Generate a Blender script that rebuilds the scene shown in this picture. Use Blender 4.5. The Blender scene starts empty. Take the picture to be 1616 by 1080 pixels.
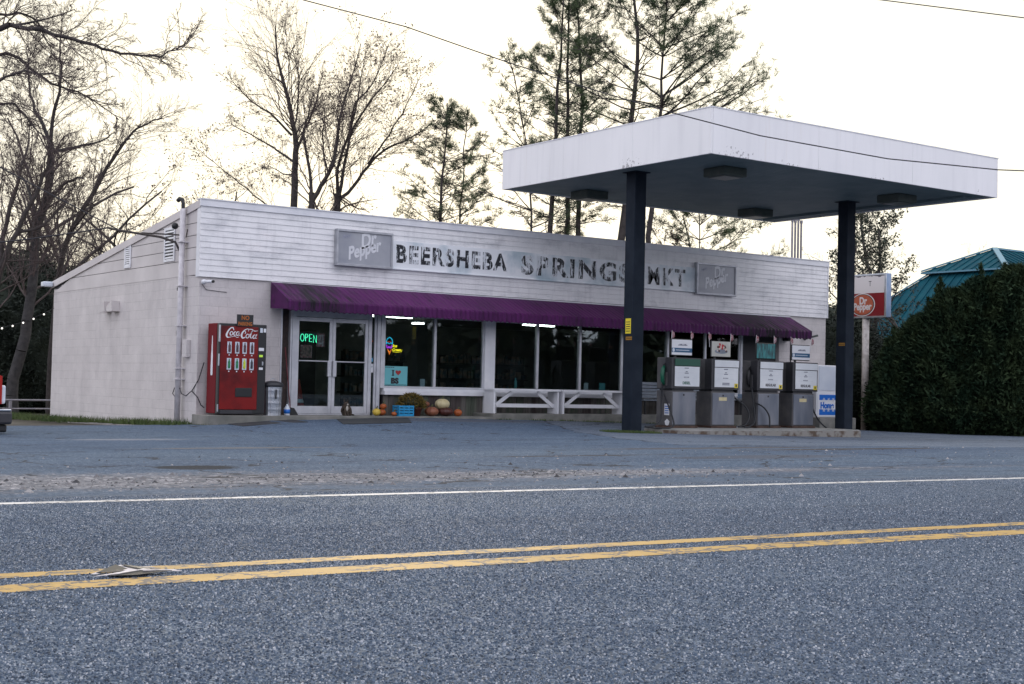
import bpy, bmesh, math, random
import numpy as np
from mathutils import Vector, Matrix
random.seed(7)
SC = bpy.context.scene
# ------------------------------------------------------------------ camera, sky, sun, exposure
YAW, PITCH, ROLL, LENS = 0.6176, 0.0303, 0.0226, 49.19
cy, sy = math.cos(YAW), math.sin(YAW)
fwd = Vector((sy*math.cos(PITCH), cy*math.cos(PITCH), math.sin(PITCH)))
rgt0 = Vector((cy, -sy, 0)); up0 = rgt0.cross(fwd)
rgt = rgt0*math.cos(ROLL) + up0*math.sin(ROLL); upv = rgt.cross(fwd)
cam_d = bpy.data.cameras.new("camera"); cam = bpy.data.objects.new("camera", cam_d)
SC.collection.objects.link(cam); SC.camera = cam
cam_d.lens = LENS; cam_d.sensor_width = 36; cam_d.clip_start = .05; cam_d.clip_end = 2000
M3 = Matrix((rgt, upv, -fwd)).transposed(); cam.matrix_world = M3.to_4x4()
SUN_AZ, SUN_EL = math.radians(31), math.radians(13)      # azimuth from +Y towards +X
W = bpy.data.worlds.new("World"); SC.world = W; W.use_nodes = True
nt = W.node_tree; nt.nodes.clear()
N = nt.nodes.new; L = nt.links.new
sky = N('ShaderNodeTexSky'); sky.sky_type = 'NISHITA'; sky.sun_disc = False
sky.sun_elevation = SUN_EL; sky.sun_rotation = SUN_AZ; sky.air_density = 1.0; sky.dust_density = 3.5; sky.ozone_density = 1.2
tc = N('ShaderNodeTexCoord')
# thin high overcast: even cloud layer, creamier toward the hidden sun, brightness added opposite it to light the facade
dotn = N('ShaderNodeVectorMath'); dotn.operation = 'DOT_PRODUCT'
L(tc.outputs['Generated'], dotn.inputs[0])
dotn.inputs[1].default_value = (math.sin(SUN_AZ)*math.cos(SUN_EL), math.cos(SUN_AZ)*math.cos(SUN_EL), math.sin(SUN_EL))
rmp = N('ShaderNodeValToRGB'); L(dotn.outputs['Value'], rmp.inputs[0])
e = rmp.color_ramp.elements
e[0].position = 0.0; e[0].color = (.87, .88, 1.0, 1)
e[1].position = 1.0; e[1].color = (.75, .715, .60, 1)
x = e.new(.45); x.color = (.77, .78, .82, 1)
x = e.new(.78); x.color = (.72, .695, .59, 1)
mapn = N('ShaderNodeMapping'); mapn.inputs['Scale'].default_value = (1, 1, 4)
L(tc.outputs['Generated'], mapn.inputs[0])
cn = N('ShaderNodeTexNoise'); cn.inputs['Scale'].default_value = 2.2; cn.inputs['Detail'].default_value = 4
L(mapn.outputs[0], cn.inputs['Vector'])
cr = N('ShaderNodeMapRange'); cr.inputs['From Min'].default_value = .35; cr.inputs['From Max'].default_value = .7
cr.inputs['To Min'].default_value = 1.05; cr.inputs['To Max'].default_value = .90
L(cn.outputs['Fac'], cr.inputs[0])
vm = N('ShaderNodeVectorMath'); vm.operation = 'SCALE'; L(rmp.outputs[0], vm.inputs[0]); L(cr.outputs[0], vm.inputs['Scale'])
vk = N('ShaderNodeVectorMath'); vk.operation = 'SCALE'; L(vm.outputs[0], vk.inputs[0]); vk.inputs['Scale'].default_value = 10.5
mx = N('ShaderNodeMix'); mx.data_type = 'RGBA'; mx.inputs['Factor'].default_value = .965
L(sky.outputs[0], mx.inputs['A']); L(vk.outputs[0], mx.inputs['B'])
bg = N('ShaderNodeBackground'); bg.inputs['Strength'].default_value = .105
L(mx.outputs['Result'], bg.inputs[0])
wo = N('ShaderNodeOutputWorld'); L(bg.outputs[0], wo.inputs[0])
sun_d = bpy.data.lights.new("sun", 'SUN'); sun_d.energy = .9; sun_d.angle = math.radians(14); sun_d.color = (1, .88, .72)
sun = bpy.data.objects.new("sun", sun_d); SC.collection.objects.link(sun)
sd = Vector((math.sin(SUN_AZ)*math.cos(SUN_EL), math.cos(SUN_AZ)*math.cos(SUN_EL), math.sin(SUN_EL)))
sun.rotation_euler = sd.to_track_quat('Z', 'Y').to_euler(); sun.location = (0, 0, 30)
SC.view_settings.view_transform = 'Standard'; SC.view_settings.look = 'None'
SC.view_settings.exposure = 0.6; SC.view_settings.gamma = 1
SC.render.engine = 'CYCLES'
SC.cycles.max_bounces = 6; SC.cycles.transparent_max_bounces = 12

# ------------------------------------------------------------------ materials
def newmat(name):
    m = bpy.data.materials.new(name); m.use_nodes = True
    return m, m.node_tree, m.node_tree.nodes['Principled BSDF']
def wpos(t):
    return t.nodes.new('ShaderNodeNewGeometry').outputs['Position']
def noise(t, scale, detail=3, vec=None, stretch=None, rough=.5):
    n = t.nodes.new('ShaderNodeTexNoise'); n.inputs['Scale'].default_value = scale
    n.inputs['Detail'].default_value = detail; n.inputs['Roughness'].default_value = rough
    v = vec or wpos(t)
    if stretch:
        mp = t.nodes.new('ShaderNodeMapping'); mp.inputs['Scale'].default_value = stretch
        t.links.new(v, mp.inputs[0]); v = mp.outputs[0]
    t.links.new(v, n.inputs['Vector']); return n.outputs['Fac']
def ramp(t, fac, stops):
    r = t.nodes.new('ShaderNodeValToRGB'); t.links.new(fac, r.inputs[0])
    el = r.color_ramp.elements
    el[0].position, el[0].color = stops[0][0], (*stops[0][1], 1)
    el[1].position, el[1].color = stops[-1][0], (*stops[-1][1], 1)
    for p_, c in stops[1:-1]:
        q_ = el.new(p_); q_.color = (*c, 1)
    return r.outputs[0]
def mixc(t, fac, a, b, mode='MIX'):
    m = t.nodes.new('ShaderNodeMix'); m.data_type = 'RGBA'; m.blend_type = mode
    for s, v in (('Factor', fac), ('A', a), ('B', b)):
        if isinstance(v, (int, float)): m.inputs[s].default_value = v
        elif isinstance(v, tuple): m.inputs[s].default_value = (*v, 1)
        else: t.links.new(v, m.inputs[s])
    return m.outputs['Result']
def bump(t, b, h, strength=.3, dist=.01):
    n = t.nodes.new('ShaderNodeBump'); n.inputs['Strength'].default_value = strength; n.inputs['Distance'].default_value = dist
    t.links.new(h, n.inputs['Height']); t.links.new(n.outputs[0], b.inputs['Normal'])
def math_(t, op, a, b=None, clamp=False):
    n = t.nodes.new('ShaderNodeMath'); n.operation = op; n.use_clamp = clamp
    for i, v in enumerate((a, b)):
        if v is None: continue
        if isinstance(v, (int, float)): n.inputs[i].default_value = v
        else: t.links.new(v, n.inputs[i])
    return n.outputs[0]
def P(name, col, col2=None, scale=6, rough=.6, metal=0, bs=0, bscale=60, stretch=None, spec=.5, lo=.35, hi=.7, detail=4):
    m, t, b = newmat(name)
    if col2:
        c = ramp(t, noise(t, scale, detail, stretch=stretch), [(lo, col), (hi, col2)])
        t.links.new(c, b.inputs['Base Color'])
    else: b.inputs['Base Color'].default_value = (*col, 1)
    b.inputs['Roughness'].default_value = rough; b.inputs['Metallic'].default_value = metal
    b.inputs['Specular IOR Level'].default_value = spec
    if bs: bump(t, b, noise(t, bscale, 3), bs)
    return m
def EM(name, col, s):
    m, t, b = newmat(name); b.inputs['Base Color'].default_value = (*col, 1)
    b.inputs['Emission Color'].default_value = (*col, 1); b.inputs['Emission Strength'].default_value = s
    return m
def painted_block(name, c1, c2):
    m, t, b = newmat(name)
    pos = wpos(t); sp = t.nodes.new('ShaderNodeSeparateXYZ'); t.links.new(pos, sp.inputs[0])
    u = math_(t, 'ADD', sp.outputs[0], sp.outputs[1]); cb = t.nodes.new('ShaderNodeCombineXYZ')
    t.links.new(u, cb.inputs[0]); t.links.new(math_(t, 'ADD', sp.outputs[2], .72+2.032), cb.inputs[1])
    br = t.nodes.new('ShaderNodeTexBrick'); t.links.new(cb.outputs[0], br.inputs['Vector'])
    br.inputs['Scale'].default_value = 1; br.inputs['Brick Width'].default_value = .4064; br.inputs['Row Height'].default_value = .2032
    br.inputs['Mortar Size'].default_value = .008; br.inputs['Mortar Smooth'].default_value = .6
    br.inputs['Color1'].default_value = (1, 1, 1, 1); br.inputs['Color2'].default_value = (.94, .94, .94, 1); br.inputs['Mortar'].default_value = (.78, .78, .78, 1)
    base = ramp(t, noise(t, 1.3, 6, rough=.65), [(.35, c1), (.72, c2)])
    drip = ramp(t, noise(t, 2.2, 6, stretch=(1, 1, .22), rough=.7), [(.5, (1, 1, 1)), (.8, (.86, .86, .87))])
    fine = ramp(t, noise(t, 26, 4), [(.3, (.93, .93, .93)), (.6, (1, 1, 1))])
    joint = mixc(t, ramp(t, noise(t, 2.2, 4), [(.35, (.25, .25, .25)), (.6, (1, 1, 1))]), (1, 1, 1), br.outputs['Color'])
    # splash-back dirt close to the ground: real grime band
    low = ramp(t, math_(t, 'ADD', sp.outputs[2], noise(t, 4, 4)), [(-.1, (.80, .80, .78)), (.1, (1, 1, 1))])
    c = mixc(t, 1., mixc(t, 1., mixc(t, 1., base, drip, 'MULTIPLY'), joint, 'MULTIPLY'), fine, 'MULTIPLY')
    t.links.new(c, b.inputs['Base Color']); b.inputs['Roughness'].default_value = .65
    h = math_(t, 'ADD', math_(t, 'MULTIPLY', br.outputs['Fac'], -1.), math_(t, 'MULTIPLY', noise(t, 60, 3), .4))
    bump(t, b, h, .35, .005)
    return m
M = {}
M['block'] = painted_block('painted_block', (.56, .525, .52), (.67, .63, .62))
def siding_mat():
    m, t, b = newmat('white_siding')
    base = ramp(t, noise(t, 1.1, 6, stretch=(.6, 1, 2.2), rough=.65), [(.3, (.74, .74, .75)), (.6, (.82, .81, .82)), (.8, (.86, .83, .83))])
    dirt = ramp(t, noise(t, .9, 8, stretch=(.8, 1, 2.0), rough=.72), [(.50, (1, 1, 1)), (.66, (.70, .71, .73))])
    strk = ramp(t, noise(t, 7, 5, stretch=(1, 1, .15), rough=.6), [(.5, (1, 1, 1)), (.8, (.82, .82, .83))])
    spk = ramp(t, noise(t, 45, 5), [(.66, (1, 1, 1)), (.74, (.6, .6, .58))])
    c = mixc(t, 1., mixc(t, 1., mixc(t, 1., base, dirt, 'MULTIPLY'), strk, 'MULTIPLY'), spk, 'MULTIPLY')
    t.links.new(c, b.inputs['Base Color']); b.inputs['Roughness'].default_value = .5
    return m
M['siding'] = siding_mat()
M['blockplain'] = P('painted_boards', (.54, .505, .50), (.65, .61, .60), 1.3, .6, detail=6)
M['trim'] = P('white_trim', (.68, .69, .73), (.80, .80, .82), 3, .45)
M['panelw'] = P('white_panel', (.40, .50, .56), (.80, .82, .85), 1.7, .5, lo=.28, hi=.52, detail=8)
M['alum'] = P('aluminium_frame', (.50, .51, .55), (.62, .63, .66), 5, .38, .35)
M['canopyw'] = None
def canopy_mat():
    m, t, b = newmat('canopy_fascia_paint')
    base = ramp(t, noise(t, .8, 5, stretch=(1, 1, .4)), [(.3, (.77, .765, .775)), (.7, (.84, .83, .84))])
    strk = ramp(t, noise(t, 5, 5, stretch=(1, 1, .08)), [(.5, (1, 1, 1)), (.85, (.88, .88, .89))])
    sp = t.nodes.new('ShaderNodeSeparateXYZ'); t.links.new(wpos(t), sp.inputs[0])
    edge = t.nodes.new('ShaderNodeMapRange'); edge.inputs['From Min'].default_value = 4.7; edge.inputs['From Max'].default_value = 5.15
    edge.inputs['To Min'].default_value = .61; edge.inputs['To Max'].default_value = .77
    t.links.new(sp.outputs[2], edge.inputs[0])
    rust = ramp(t, noise(t, 3.2, 6, stretch=(1, 1, .05), rough=.75), [(.60, (1, 1, 1)), (.74, (.93, .90, .87))])
    base = mixc(t, 1., base, rust, 'MULTIPLY')
    spk = math_(t, 'GREATER_THAN', math_(t, 'ADD', math_(t, 'MULTIPLY', noise(t, 13, 3), .55), math_(t, 'MULTIPLY', noise(t, .9, 2), .45)), edge.outputs[0])
    c = mixc(t, spk, mixc(t, 1., base, strk, 'MULTIPLY'), (.42, .41, .42))
    t.links.new(c, b.inputs['Base Color']); b.inputs['Roughness'].default_value = .4
    return m
M['canopyw'] = canopy_mat()
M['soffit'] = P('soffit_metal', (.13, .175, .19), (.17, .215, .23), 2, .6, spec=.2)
M['fixture'] = P('fixture_metal', (.065, .08, .072), (.09, .10, .09), 6, .6, spec=.2)
M['lens'] = P('fixture_lens', (.09, .10, .095), None, 6, .3)
M['colp'] = P('column_paint', (.010, .015, .024), (.017, .024, .035), 2.5, .7, bs=.08, bscale=14, spec=.12)
def awning_mat():
    m, t, b = newmat('purple_awning_metal')
    base = ramp(t, noise(t, 1.5, 5, stretch=(1, .4, .4)), [(.3, (.062, .009, .070)), (.7, (.100, .014, .105))])
    sp = t.nodes.new('ShaderNodeSeparateXYZ'); t.links.new(wpos(t), sp.inputs[0])
    # algae and soot where water runs off at each end of the awning
    def spot(x0, w):
        d = math_(t, 'ABSOLUTE', math_(t, 'SUBTRACT', sp.outputs[0], x0))
        return math_(t, 'SUBTRACT', 1., math_(t, 'DIVIDE', d, w), True)
    a = math_(t, 'ADD', spot(14.1, 1.1), spot(27.9, 2.6), True)
    n1 = noise(t, 5, 6, stretch=(1.6, .35, .35), rough=.7)
    fac = math_(t, 'MULTIPLY', math_(t, 'ADD', a, math_(t, 'MULTIPLY', math_(t, 'SUBTRACT', n1, .54), 4.0)), .95, True)
    b.inputs['Specular IOR Level'].default_value = .2
    c = mixc(t, fac, base, (.010, .010, .012))
    n2 = ramp(t, noise(t, 9, 5, stretch=(1.2, .2, .2), rough=.7), [(.45, (1, 1, 1)), (.8, (.5, .5, .5))])
    t.links.new(mixc(t, 1., c, n2, 'MULTIPLY'), b.inputs['Base Color']); b.inputs['Roughness'].default_value = .55
    return m
M['awning'] = awning_mat()
M['plank'] = P('weathered_planks', (.07, .065, .06), (.15, .14, .125), 5, .85, stretch=(3, 1, .25), bs=.3, bscale=30)
M['plank2'] = P('weathered_planks_green', (.06, .075, .055), (.12, .12, .10), 5, .85, stretch=(3, 1, .25))
M['plank3'] = P('weathered_planks_brown', (.045, .035, .033), (.09, .075, .07), 5, .85, stretch=(3, 1, .25))
M['brick'] = P('dark_brick_reveal', (.03, .022, .02), (.06, .04, .035), 12, .8)
M['concrete'] = P('porch_concrete', (.13, .135, .12), (.24, .23, .21), 3, .85, bs=.3, bscale=40)
M['curb'] = P('island_concrete', (.22, .23, .22), (.36, .35, .33), 4, .8, bs=.3, bscale=30)
M['curbdirt'] = P('curb_stain', (.10, .07, .05), (.25, .24, .22), 5, .85, lo=.4, hi=.55)
M['black'] = P('black_plastic', (.012, .013, .015), None, rough=.45)
M['rubber'] = P('black_rubber', (.018, .02, .024), (.03, .033, .038), 8, .7)
M['darkint'] = P('interior_wall', (.16, .18, .18), (.22, .23, .22), 2, .85)
M['intfloor'] = P('interior_floor', (.16, .16, .15), None, rough=.5)
M['roofm'] = P('tar_roof', (.05, .05, .055), (.08, .08, .08), 2, .9)
M['galv'] = P('galvanised_steel', (.42, .45, .50), (.58, .60, .63), 6, .32, .85)
M['pumpsteel'] = P('brushed_steel', (.15, .17, .21), (.26, .27, .30), 3, .38, .75, stretch=(1, 1, .3))
M['pumpgrey'] = P('pump_grey_paint', (.065, .065, .07), (.11, .105, .105), 4, .5)
M['pumpdark'] = P('pump_dark_trim', (.022, .023, .028), (.035, .035, .04), 4, .45)
M['pumpface'] = P('pump_face_white', (.62, .65, .68), (.72, .74, .76), 3, .35)
M['rust'] = P('rusted_base', (.05, .028, .02), (.10, .06, .045), 8, .85)
M['green'] = P('green_plastic', (.004, .10, .055), None, rough=.4)
M['greenband'] = P('green_band', (.006, .075, .045), None, rough=.4)
M['yellow'] = P('yellow_sticker', (.75, .60, .03), None, rough=.5)
M['orangetape'] = P('orange_tape', (.42, .20, .01), None, rough=.5)
M['ink'] = P('black_ink', (.015, .015, .02), None, rough=.5)
M['inkgrey'] = P('grey_ink', (.12, .13, .18), None, rough=.5)
M['white'] = P('white_plastic', (.72, .73, .76), None, rough=.4)
M['blueband'] = P('blue_band', (.015, .09, .19), None, rough=.4)
M['signblue'] = P('sign_blue', (.005, .13, .52), None, rough=.4)
M['frosty'] = P('frosted_panel', (.55, .60, .68), (.66, .70, .76), 2, .3)
M['red'] = P('vending_red', (.075, .003, .005), (.20, .008, .008), 1.6, .35, lo=.4, hi=.6, spec=.3)
M['redside'] = P('vending_red_side', (.15, .007, .012), None, rough=.7, spec=.2)
M['redpaint'] = P('pickup_red', (.36, .02, .015), None, rough=.22)
M['chrome'] = P('chrome', (.75, .77, .80), None, rough=.12, metal=1)
M['orange'] = P('pumpkin_orange', (.30, .065, .012), (.40, .10, .02), 9, .5)
M['terra'] = P('pumpkin_terracotta', (.22, .075, .04), (.34, .14, .08), 9, .5)
M['maroon'] = P('pumpkin_maroon', (.05, .014, .012), (.09, .025, .018), 9, .45)
M['cream'] = P('pumpkin_cream', (.52, .44, .24), (.60, .53, .32), 9, .5)
M['yellowp'] = P('squash_yellow', (.55, .38, .04), (.62, .46, .08), 9, .5)
M['stem'] = P('squash_stem', (.09, .10, .04), None, rough=.8)
M['pot'] = P('terracotta_pot', (.12, .03, .02), None, rough=.7)
M['crate'] = P('sky_blue_plastic', (.01, .25, .50), None, rough=.4)
M['mumleaf'] = P('mum_flowers', (.06, .05, .010), (.20, .13, .015), 40, .7)
M['teal'] = P('teal_poster', (.14, .46, .50), None, rough=.5)
M['heart'] = P('heart_red', (.35, .02, .02), None, rough=.5)
M['poster'] = P('poster_red_print', (.26, .05, .06), (.45, .32, .33), 22, .5)
M['posterpic'] = P('poster_picture', (.10, .07, .06), (.42, .22, .20), 18, .5)
M['bark'] = P('bark_dark', (.034, .029, .028), (.065, .054, .050), 8, .9, bs=.4, bscale=14)
M['barkg'] = P('bark_grey', (.030, .029, .030), (.060, .056, .056), 8, .9, bs=.4, bscale=14)
M['twig'] = P('twigs', (.075, .055, .055), (.11, .085, .08), 6, .9)
M['needle'] = P('pine_needles', (.035, .06, .026), (.075, .11, .04), .8, .7, lo=.4, hi=.6)
M['cedar'] = P('cedar_foliage', (.012, .030, .015), (.040, .062, .026), 1.9, .85, lo=.38, hi=.66, spec=.2)
M['bushm'] = P('evergreen_bush', (.010, .018, .013), (.022, .032, .018), 1.6, .8)
M['deadleaf'] = P('clinging_leaves', (.06, .035, .03), (.10, .06, .045), 3, .8)
M['ivyleaf'] = P('dark_ivy_leaves', (.018, .028, .016), (.04, .05, .025), 3, .7)
M['grass'] = P('grass_blades', (.04, .075, .018), (.09, .12, .03), 2.5, .8)
M['tealroof'] = P('teal_roof_metal', (.003, .052, .078), (.006, .085, .115), 1.5, .75, 0, spec=.15)
M['ridgecap'] = P('roof_ridge_cap', (.10, .25, .34), None, rough=.4)
M['housewall'] = P('house_wall', (.08, .09, .10), (.13, .13, .14), 2, .8)
M['pipe'] = P('pipe_paint', (.50, .48, .50), (.66, .63, .65), 9, .5)
M['rustpipe'] = P('vent_pipe_metal', (.22, .22, .26), (.32, .30, .32), 8, .5, .4)
M['wire'] = P('wire_insulation', (.02, .02, .026), None, rough=.6)
M['ghostgrey'] = P('faded_sign_plastic', (.27, .285, .33), (.40, .41, .44), 1.6, .28, lo=.3, hi=.7)
M['ghostframe'] = P('sign_frame_metal', (.33, .34, .37), (.45, .46, .49), 5, .4, .5)
M['ghostletter'] = P('faded_lettering', (.62, .63, .67), (.70, .71, .74), 6, .5)
M['ghostblue'] = P('faded_small_lettering', (.32, .34, .44), None, rough=.4)
M['signred'] = P('sign_red_plastic', (.20, .012, .018), (.25, .018, .024), 2, .3)
M['ovalorange'] = P('sign_orange_plastic', (.42, .10, .05), (.50, .14, .08), 4, .35)
M['signwhite'] = P('sign_white_plastic', (.66, .62, .62), (.74, .70, .69), 2, .4)
M['signside'] = P('sign_cabinet_metal', (.25, .34, .50), (.33, .42, .56), 4, .4, .3)
M['palebluet'] = P('pale_blue_paint', (.30, .42, .58), None, rough=.5)
M['slatgrey'] = P('grey_slats', (.16, .19, .23), (.24, .27, .31), 4, .6)
M['coneorange'] = P('red_cone', (.30, .02, .015), None, rough=.5)
M['catfur'] = P('tabby_fur', (.025, .02, .016), (.09, .065, .045), 26, .9)
M['catwhite'] = P('white_fur', (.45, .42, .38), None, rough=.9)
M['fabricred'] = P('flag_cloth', (.30, .08, .09), (.50, .42, .44), 30, .8)
M['shelfgoods'] = P('shelf_goods', (.02, .06, .08), (.26, .15, .10), 7, .6)
M['goldline'] = None
def tube_light(): return EM('fluorescent_tube', (1, .98, .93), 11)
M['tube'] = tube_light()
M['ng'] = EM('neon_green', (.10, 1, .55), 1.2)
M['nb'] = EM('neon_blue', (.02, .50, .75), 1.0)
M['np'] = EM('neon_purple', (.55, .06, .85), 1.1)
M['no'] = EM('neon_orange', (.95, .22, .03), 1.1)
M['ny'] = EM('neon_yellow', (.95, .75, .02), 1.1)
M['redneon'] = EM('neon_red_dim', (.6, .08, .03), .5)
M['bulb'] = EM('string_bulb', (1, .95, .85), .9)
M['lcd'] = EM('green_display', (.35, .55, .05), .35)
def glass_mat():
    m = bpy.data.materials.new('window_glass'); m.use_nodes = True; t = m.node_tree; t.nodes.clear()
    tr = t.nodes.new('ShaderNodeBsdfTransparent'); tr.inputs[0].default_value = (.74, .82, .82, 1)
    gl = t.nodes.new('ShaderNodeBsdfGlossy'); gl.inputs['Roughness'].default_value = .015
    fr = t.nodes.new('ShaderNodeFresnel'); fr.inputs[0].default_value = 1.5
    ms = t.nodes.new('ShaderNodeMixShader'); o = t.nodes.new('ShaderNodeOutputMaterial')
    t.links.new(fr.outputs[0], ms.inputs[0]); t.links.new(tr.outputs[0], ms.inputs[1]); t.links.new(gl.outputs[0], ms.inputs[2])
    t.links.new(ms.outputs[0], o.inputs[0]); return m
M['glass'] = glass_mat()
def worn_letter():
    m, t, b = newmat('worn_black_lettering')
    n = math_(t, 'ADD', math_(t, 'MULTIPLY', noise(t, 7, 6, stretch=(1.9, 1, .34), rough=.78), .86), math_(t, 'MULTIPLY', noise(t, 2.4, 2), .14))
    f = math_(t, 'GREATER_THAN', n, .522)
    t.links.new(mixc(t, f, (.008, .010, .016), (.64, .67, .71)), b.inputs['Base Color']); b.inputs['Roughness'].default_value = .5
    return m
M['wornblack'] = worn_letter()
def grainy(t, pos, grain, lo, mid, hi, warp=.42):
    mp = t.nodes.new('ShaderNodeMapping'); mp.inputs['Scale'].default_value = (1, warp, 1); t.links.new(pos, mp.inputs[0])
    v = t.nodes.new('ShaderNodeTexVoronoi'); v.inputs['Scale'].default_value = grain; t.links.new(mp.outputs[0], v.inputs['Vector'])
    sepc = t.nodes.new('ShaderNodeSeparateColor'); t.links.new(v.outputs['Color'], sepc.inputs[0])
    v2 = t.nodes.new('ShaderNodeTexVoronoi'); v2.inputs['Scale'].default_value = grain*.45; t.links.new(mp.outputs[0], v2.inputs['Vector'])
    sep2 = t.nodes.new('ShaderNodeSeparateColor'); t.links.new(v2.outputs['Color'], sep2.inputs[0])
    k = math_(t, 'ADD', math_(t, 'MULTIPLY', sepc.outputs[0], .62), math_(t, 'MULTIPLY', sep2.outputs[0], .38))
    return ramp(t, k, [(.14, lo), (.38, mid), (.66, mid), (.94, hi)]), v.outputs['Distance'], mp.outputs[0]
def tone(t, c):
    big = ramp(t, noise(t, .32, 5, stretch=(.35, 1.2, 1), rough=.6), [(.3, (.80, .83, .90)), (.5, (1, 1, 1)), (.7, (1.18, 1.13, 1.06))])
    med = ramp(t, noise(t, 2.6, 6, rough=.7), [(.3, (.84, .84, .86)), (.65, (1.08, 1.08, 1.08))])
    fine = ramp(t, noise(t, 30, 4, rough=.7), [(.3, (.82, .82, .82)), (.7, (1.12, 1.12, 1.12))])
    return mixc(t, 1., mixc(t, 1., mixc(t, 1., c, big, 'MULTIPLY'), med, 'MULTIPLY'), fine, 'MULTIPLY')
def cracks(t, pos, scale, width, thr):
    vc = t.nodes.new('ShaderNodeTexVoronoi'); vc.feature = 'DISTANCE_TO_EDGE'; vc.inputs['Scale'].default_value = scale
    wn = t.nodes.new('ShaderNodeTexNoise'); wn.inputs['Scale'].default_value = 1.6; wn.inputs['Detail'].default_value = 5; t.links.new(pos, wn.inputs['Vector'])
    ad = t.nodes.new('ShaderNodeVectorMath'); ad.operation = 'ADD'; t.links.new(pos, ad.inputs[0]); t.links.new(wn.outputs['Color'], ad.inputs[1])
    t.links.new(ad.outputs[0], vc.inputs['Vector'])
    return math_(t, 'MULTIPLY', math_(t, 'LESS_THAN', vc.outputs['Distance'], width), math_(t, 'GREATER_THAN', noise(t, .5, 2), thr))
def road_mat():
    m, t, b = newmat('road_asphalt'); pos = wpos(t)
    c, d, mp = grainy(t, pos, 190, (.020, .031, .050), (.068, .100, .150), (.28, .33, .40), .8)
    c = tone(t, c)
    # wheel-path polish and an oily band between the wheels
    trk = ramp(t, noise(t, 1.0, 4, stretch=(.03, 1.1, 1), rough=.55), [(.35, (.80, .81, .84)), (.5, (1, 1, 1)), (.65, (1.12, 1.11, 1.09))])
    c = mixc(t, 1., c, trk, 'MULTIPLY')
    c = mixc(t, math_(t, 'MULTIPLY', cracks(t, pos, .30, .004, .56), .7), c, (.012, .013, .018))
    t.links.new(c, b.inputs['Base Color']); b.inputs['Roughness'].default_value = .75; b.inputs['Specular IOR Level'].default_value = .28
    bump(t, b, math_(t, 'ADD', d, math_(t, 'MULTIPLY', noise(t, 70, 3), 1.2)), .7, .005); return m
def lot_mat():
    m, t, b = newmat('lot_asphalt'); pos = wpos(t)
    sp = t.nodes.new('ShaderNodeSeparateXYZ'); t.links.new(pos, sp.inputs[0]); X, Y = sp.outputs[0], sp.outputs[1]
    def lin(a, b_, c_, wob=.5, sc=1.1):   # signed distance to a line, ragged by noise
        v = math_(t, 'ADD', math_(t, 'ADD', math_(t, 'MULTIPLY', X, a), math_(t, 'MULTIPLY', Y, b_)), c_)
        return math_(t, 'ADD', v, math_(t, 'MULTIPLY', math_(t, 'SUBTRACT', noise(t, sc, 4), .5), wob))
    base, d, mp = grainy(t, pos, 90, (.030, .049, .082), (.074, .112, .168), (.24, .285, .345), .8)
    apr, d2, _ = grainy(t, pos, 80, (.074, .098, .132), (.125, .156, .20), (.26, .29, .33), .8)
    grv, d3, _ = grainy(t, pos, 40, (.03, .03, .034), (.20, .19, .195), (.66, .62, .62), .6)
    base = tone(t, base); apr = tone(t, apr)
    # concrete apron: right of a line running from the porch to the road, beyond a line along the road
    d1 = lin(.896, -.444, -6.03, .35); dn = lin(.326, .945, -19.8, .5)
    ma = math_(t, 'MINIMUM', d1, dn); am = math_(t, 'GREATER_THAN', ma, 0.)
    c = mixc(t, am, base, apr)
    jn = math_(t, 'MULTIPLY', math_(t, 'LESS_THAN', math_(t, 'ABSOLUTE', ma), .035), math_(t, 'GREATER_THAN', noise(t, 1.3, 3), .42))
    c = mixc(t, math_(t, 'MULTIPLY', jn, .8), c, (.025, .025, .03))
    # broken gravelly edge
    vv = math_(t, 'ADD', Y, math_(t, 'MULTIPLY', X, .058))
    w = math_(t, 'SUBTRACT', 1.45, math_(t, 'MULTIPLY', math_(t, 'MAXIMUM', math_(t, 'SUBTRACT', X, 3.5), 0.), .13))
    gm = math_(t, 'SUBTRACT', math_(t, 'ADD', w, math_(t, 'MULTIPLY', math_(t, 'SUBTRACT', noise(t, 2.4, 6, rough=.7), .5), 1.6)), math_(t, 'ABSOLUTE', math_(t, 'SUBTRACT', vv, 10.15)))
    gsoft = math_(t, 'MULTIPLY', math_(t, 'ADD', gm, math_(t, 'MULTIPLY', math_(t, 'SUBTRACT', noise(t, 22, 4, rough=.8), .5), 3.0)), 1.6, True)
    c = mixc(t, math_(t, 'MULTIPLY', gsoft, .68), c, grv)
    # ragged dirty seam a little way beyond the road edge, potholes and dirt
    sm = math_(t, 'ABSOLUTE', math_(t, 'ADD', math_(t, 'SUBTRACT', vv, 9.15), math_(t, 'MULTIPLY', math_(t, 'SUBTRACT', noise(t, 1.2, 4), .5), .5)))
    c = mixc(t, math_(t, 'MULTIPLY', math_(t, 'MULTIPLY', math_(t, 'LESS_THAN', sm, .02), math_(t, 'GREATER_THAN', noise(t, .7, 3), .5)), .7), c, (.03, .03, .035))
    def spot(cx_, cy_, rx, ry, col, c, wob=1.2, sc=3.):
        dx = math_(t, 'DIVIDE', math_(t, 'SUBTRACT', X, cx_), rx); dy = math_(t, 'DIVIDE', math_(t, 'SUBTRACT', Y, cy_), ry)
        r2 = math_(t, 'ADD', math_(t, 'MULTIPLY', dx, dx), math_(t, 'MULTIPLY', dy, dy))
        f = math_(t, 'SUBTRACT', math_(t, 'ADD', 1., math_(t, 'MULTIPLY', math_(t, 'SUBTRACT', noise(t, sc, 5, rough=.7), .5), wob*2)), r2)
        f = math_(t, 'MULTIPLY', f, 2.5, True)
        return mixc(t, math_(t, 'MULTIPLY', f, .85), c, mixc(t, .5, col, mixc(t, 1., (2.2, 2.2, 2.2), col, 'MULTIPLY')) if False else col)
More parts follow.
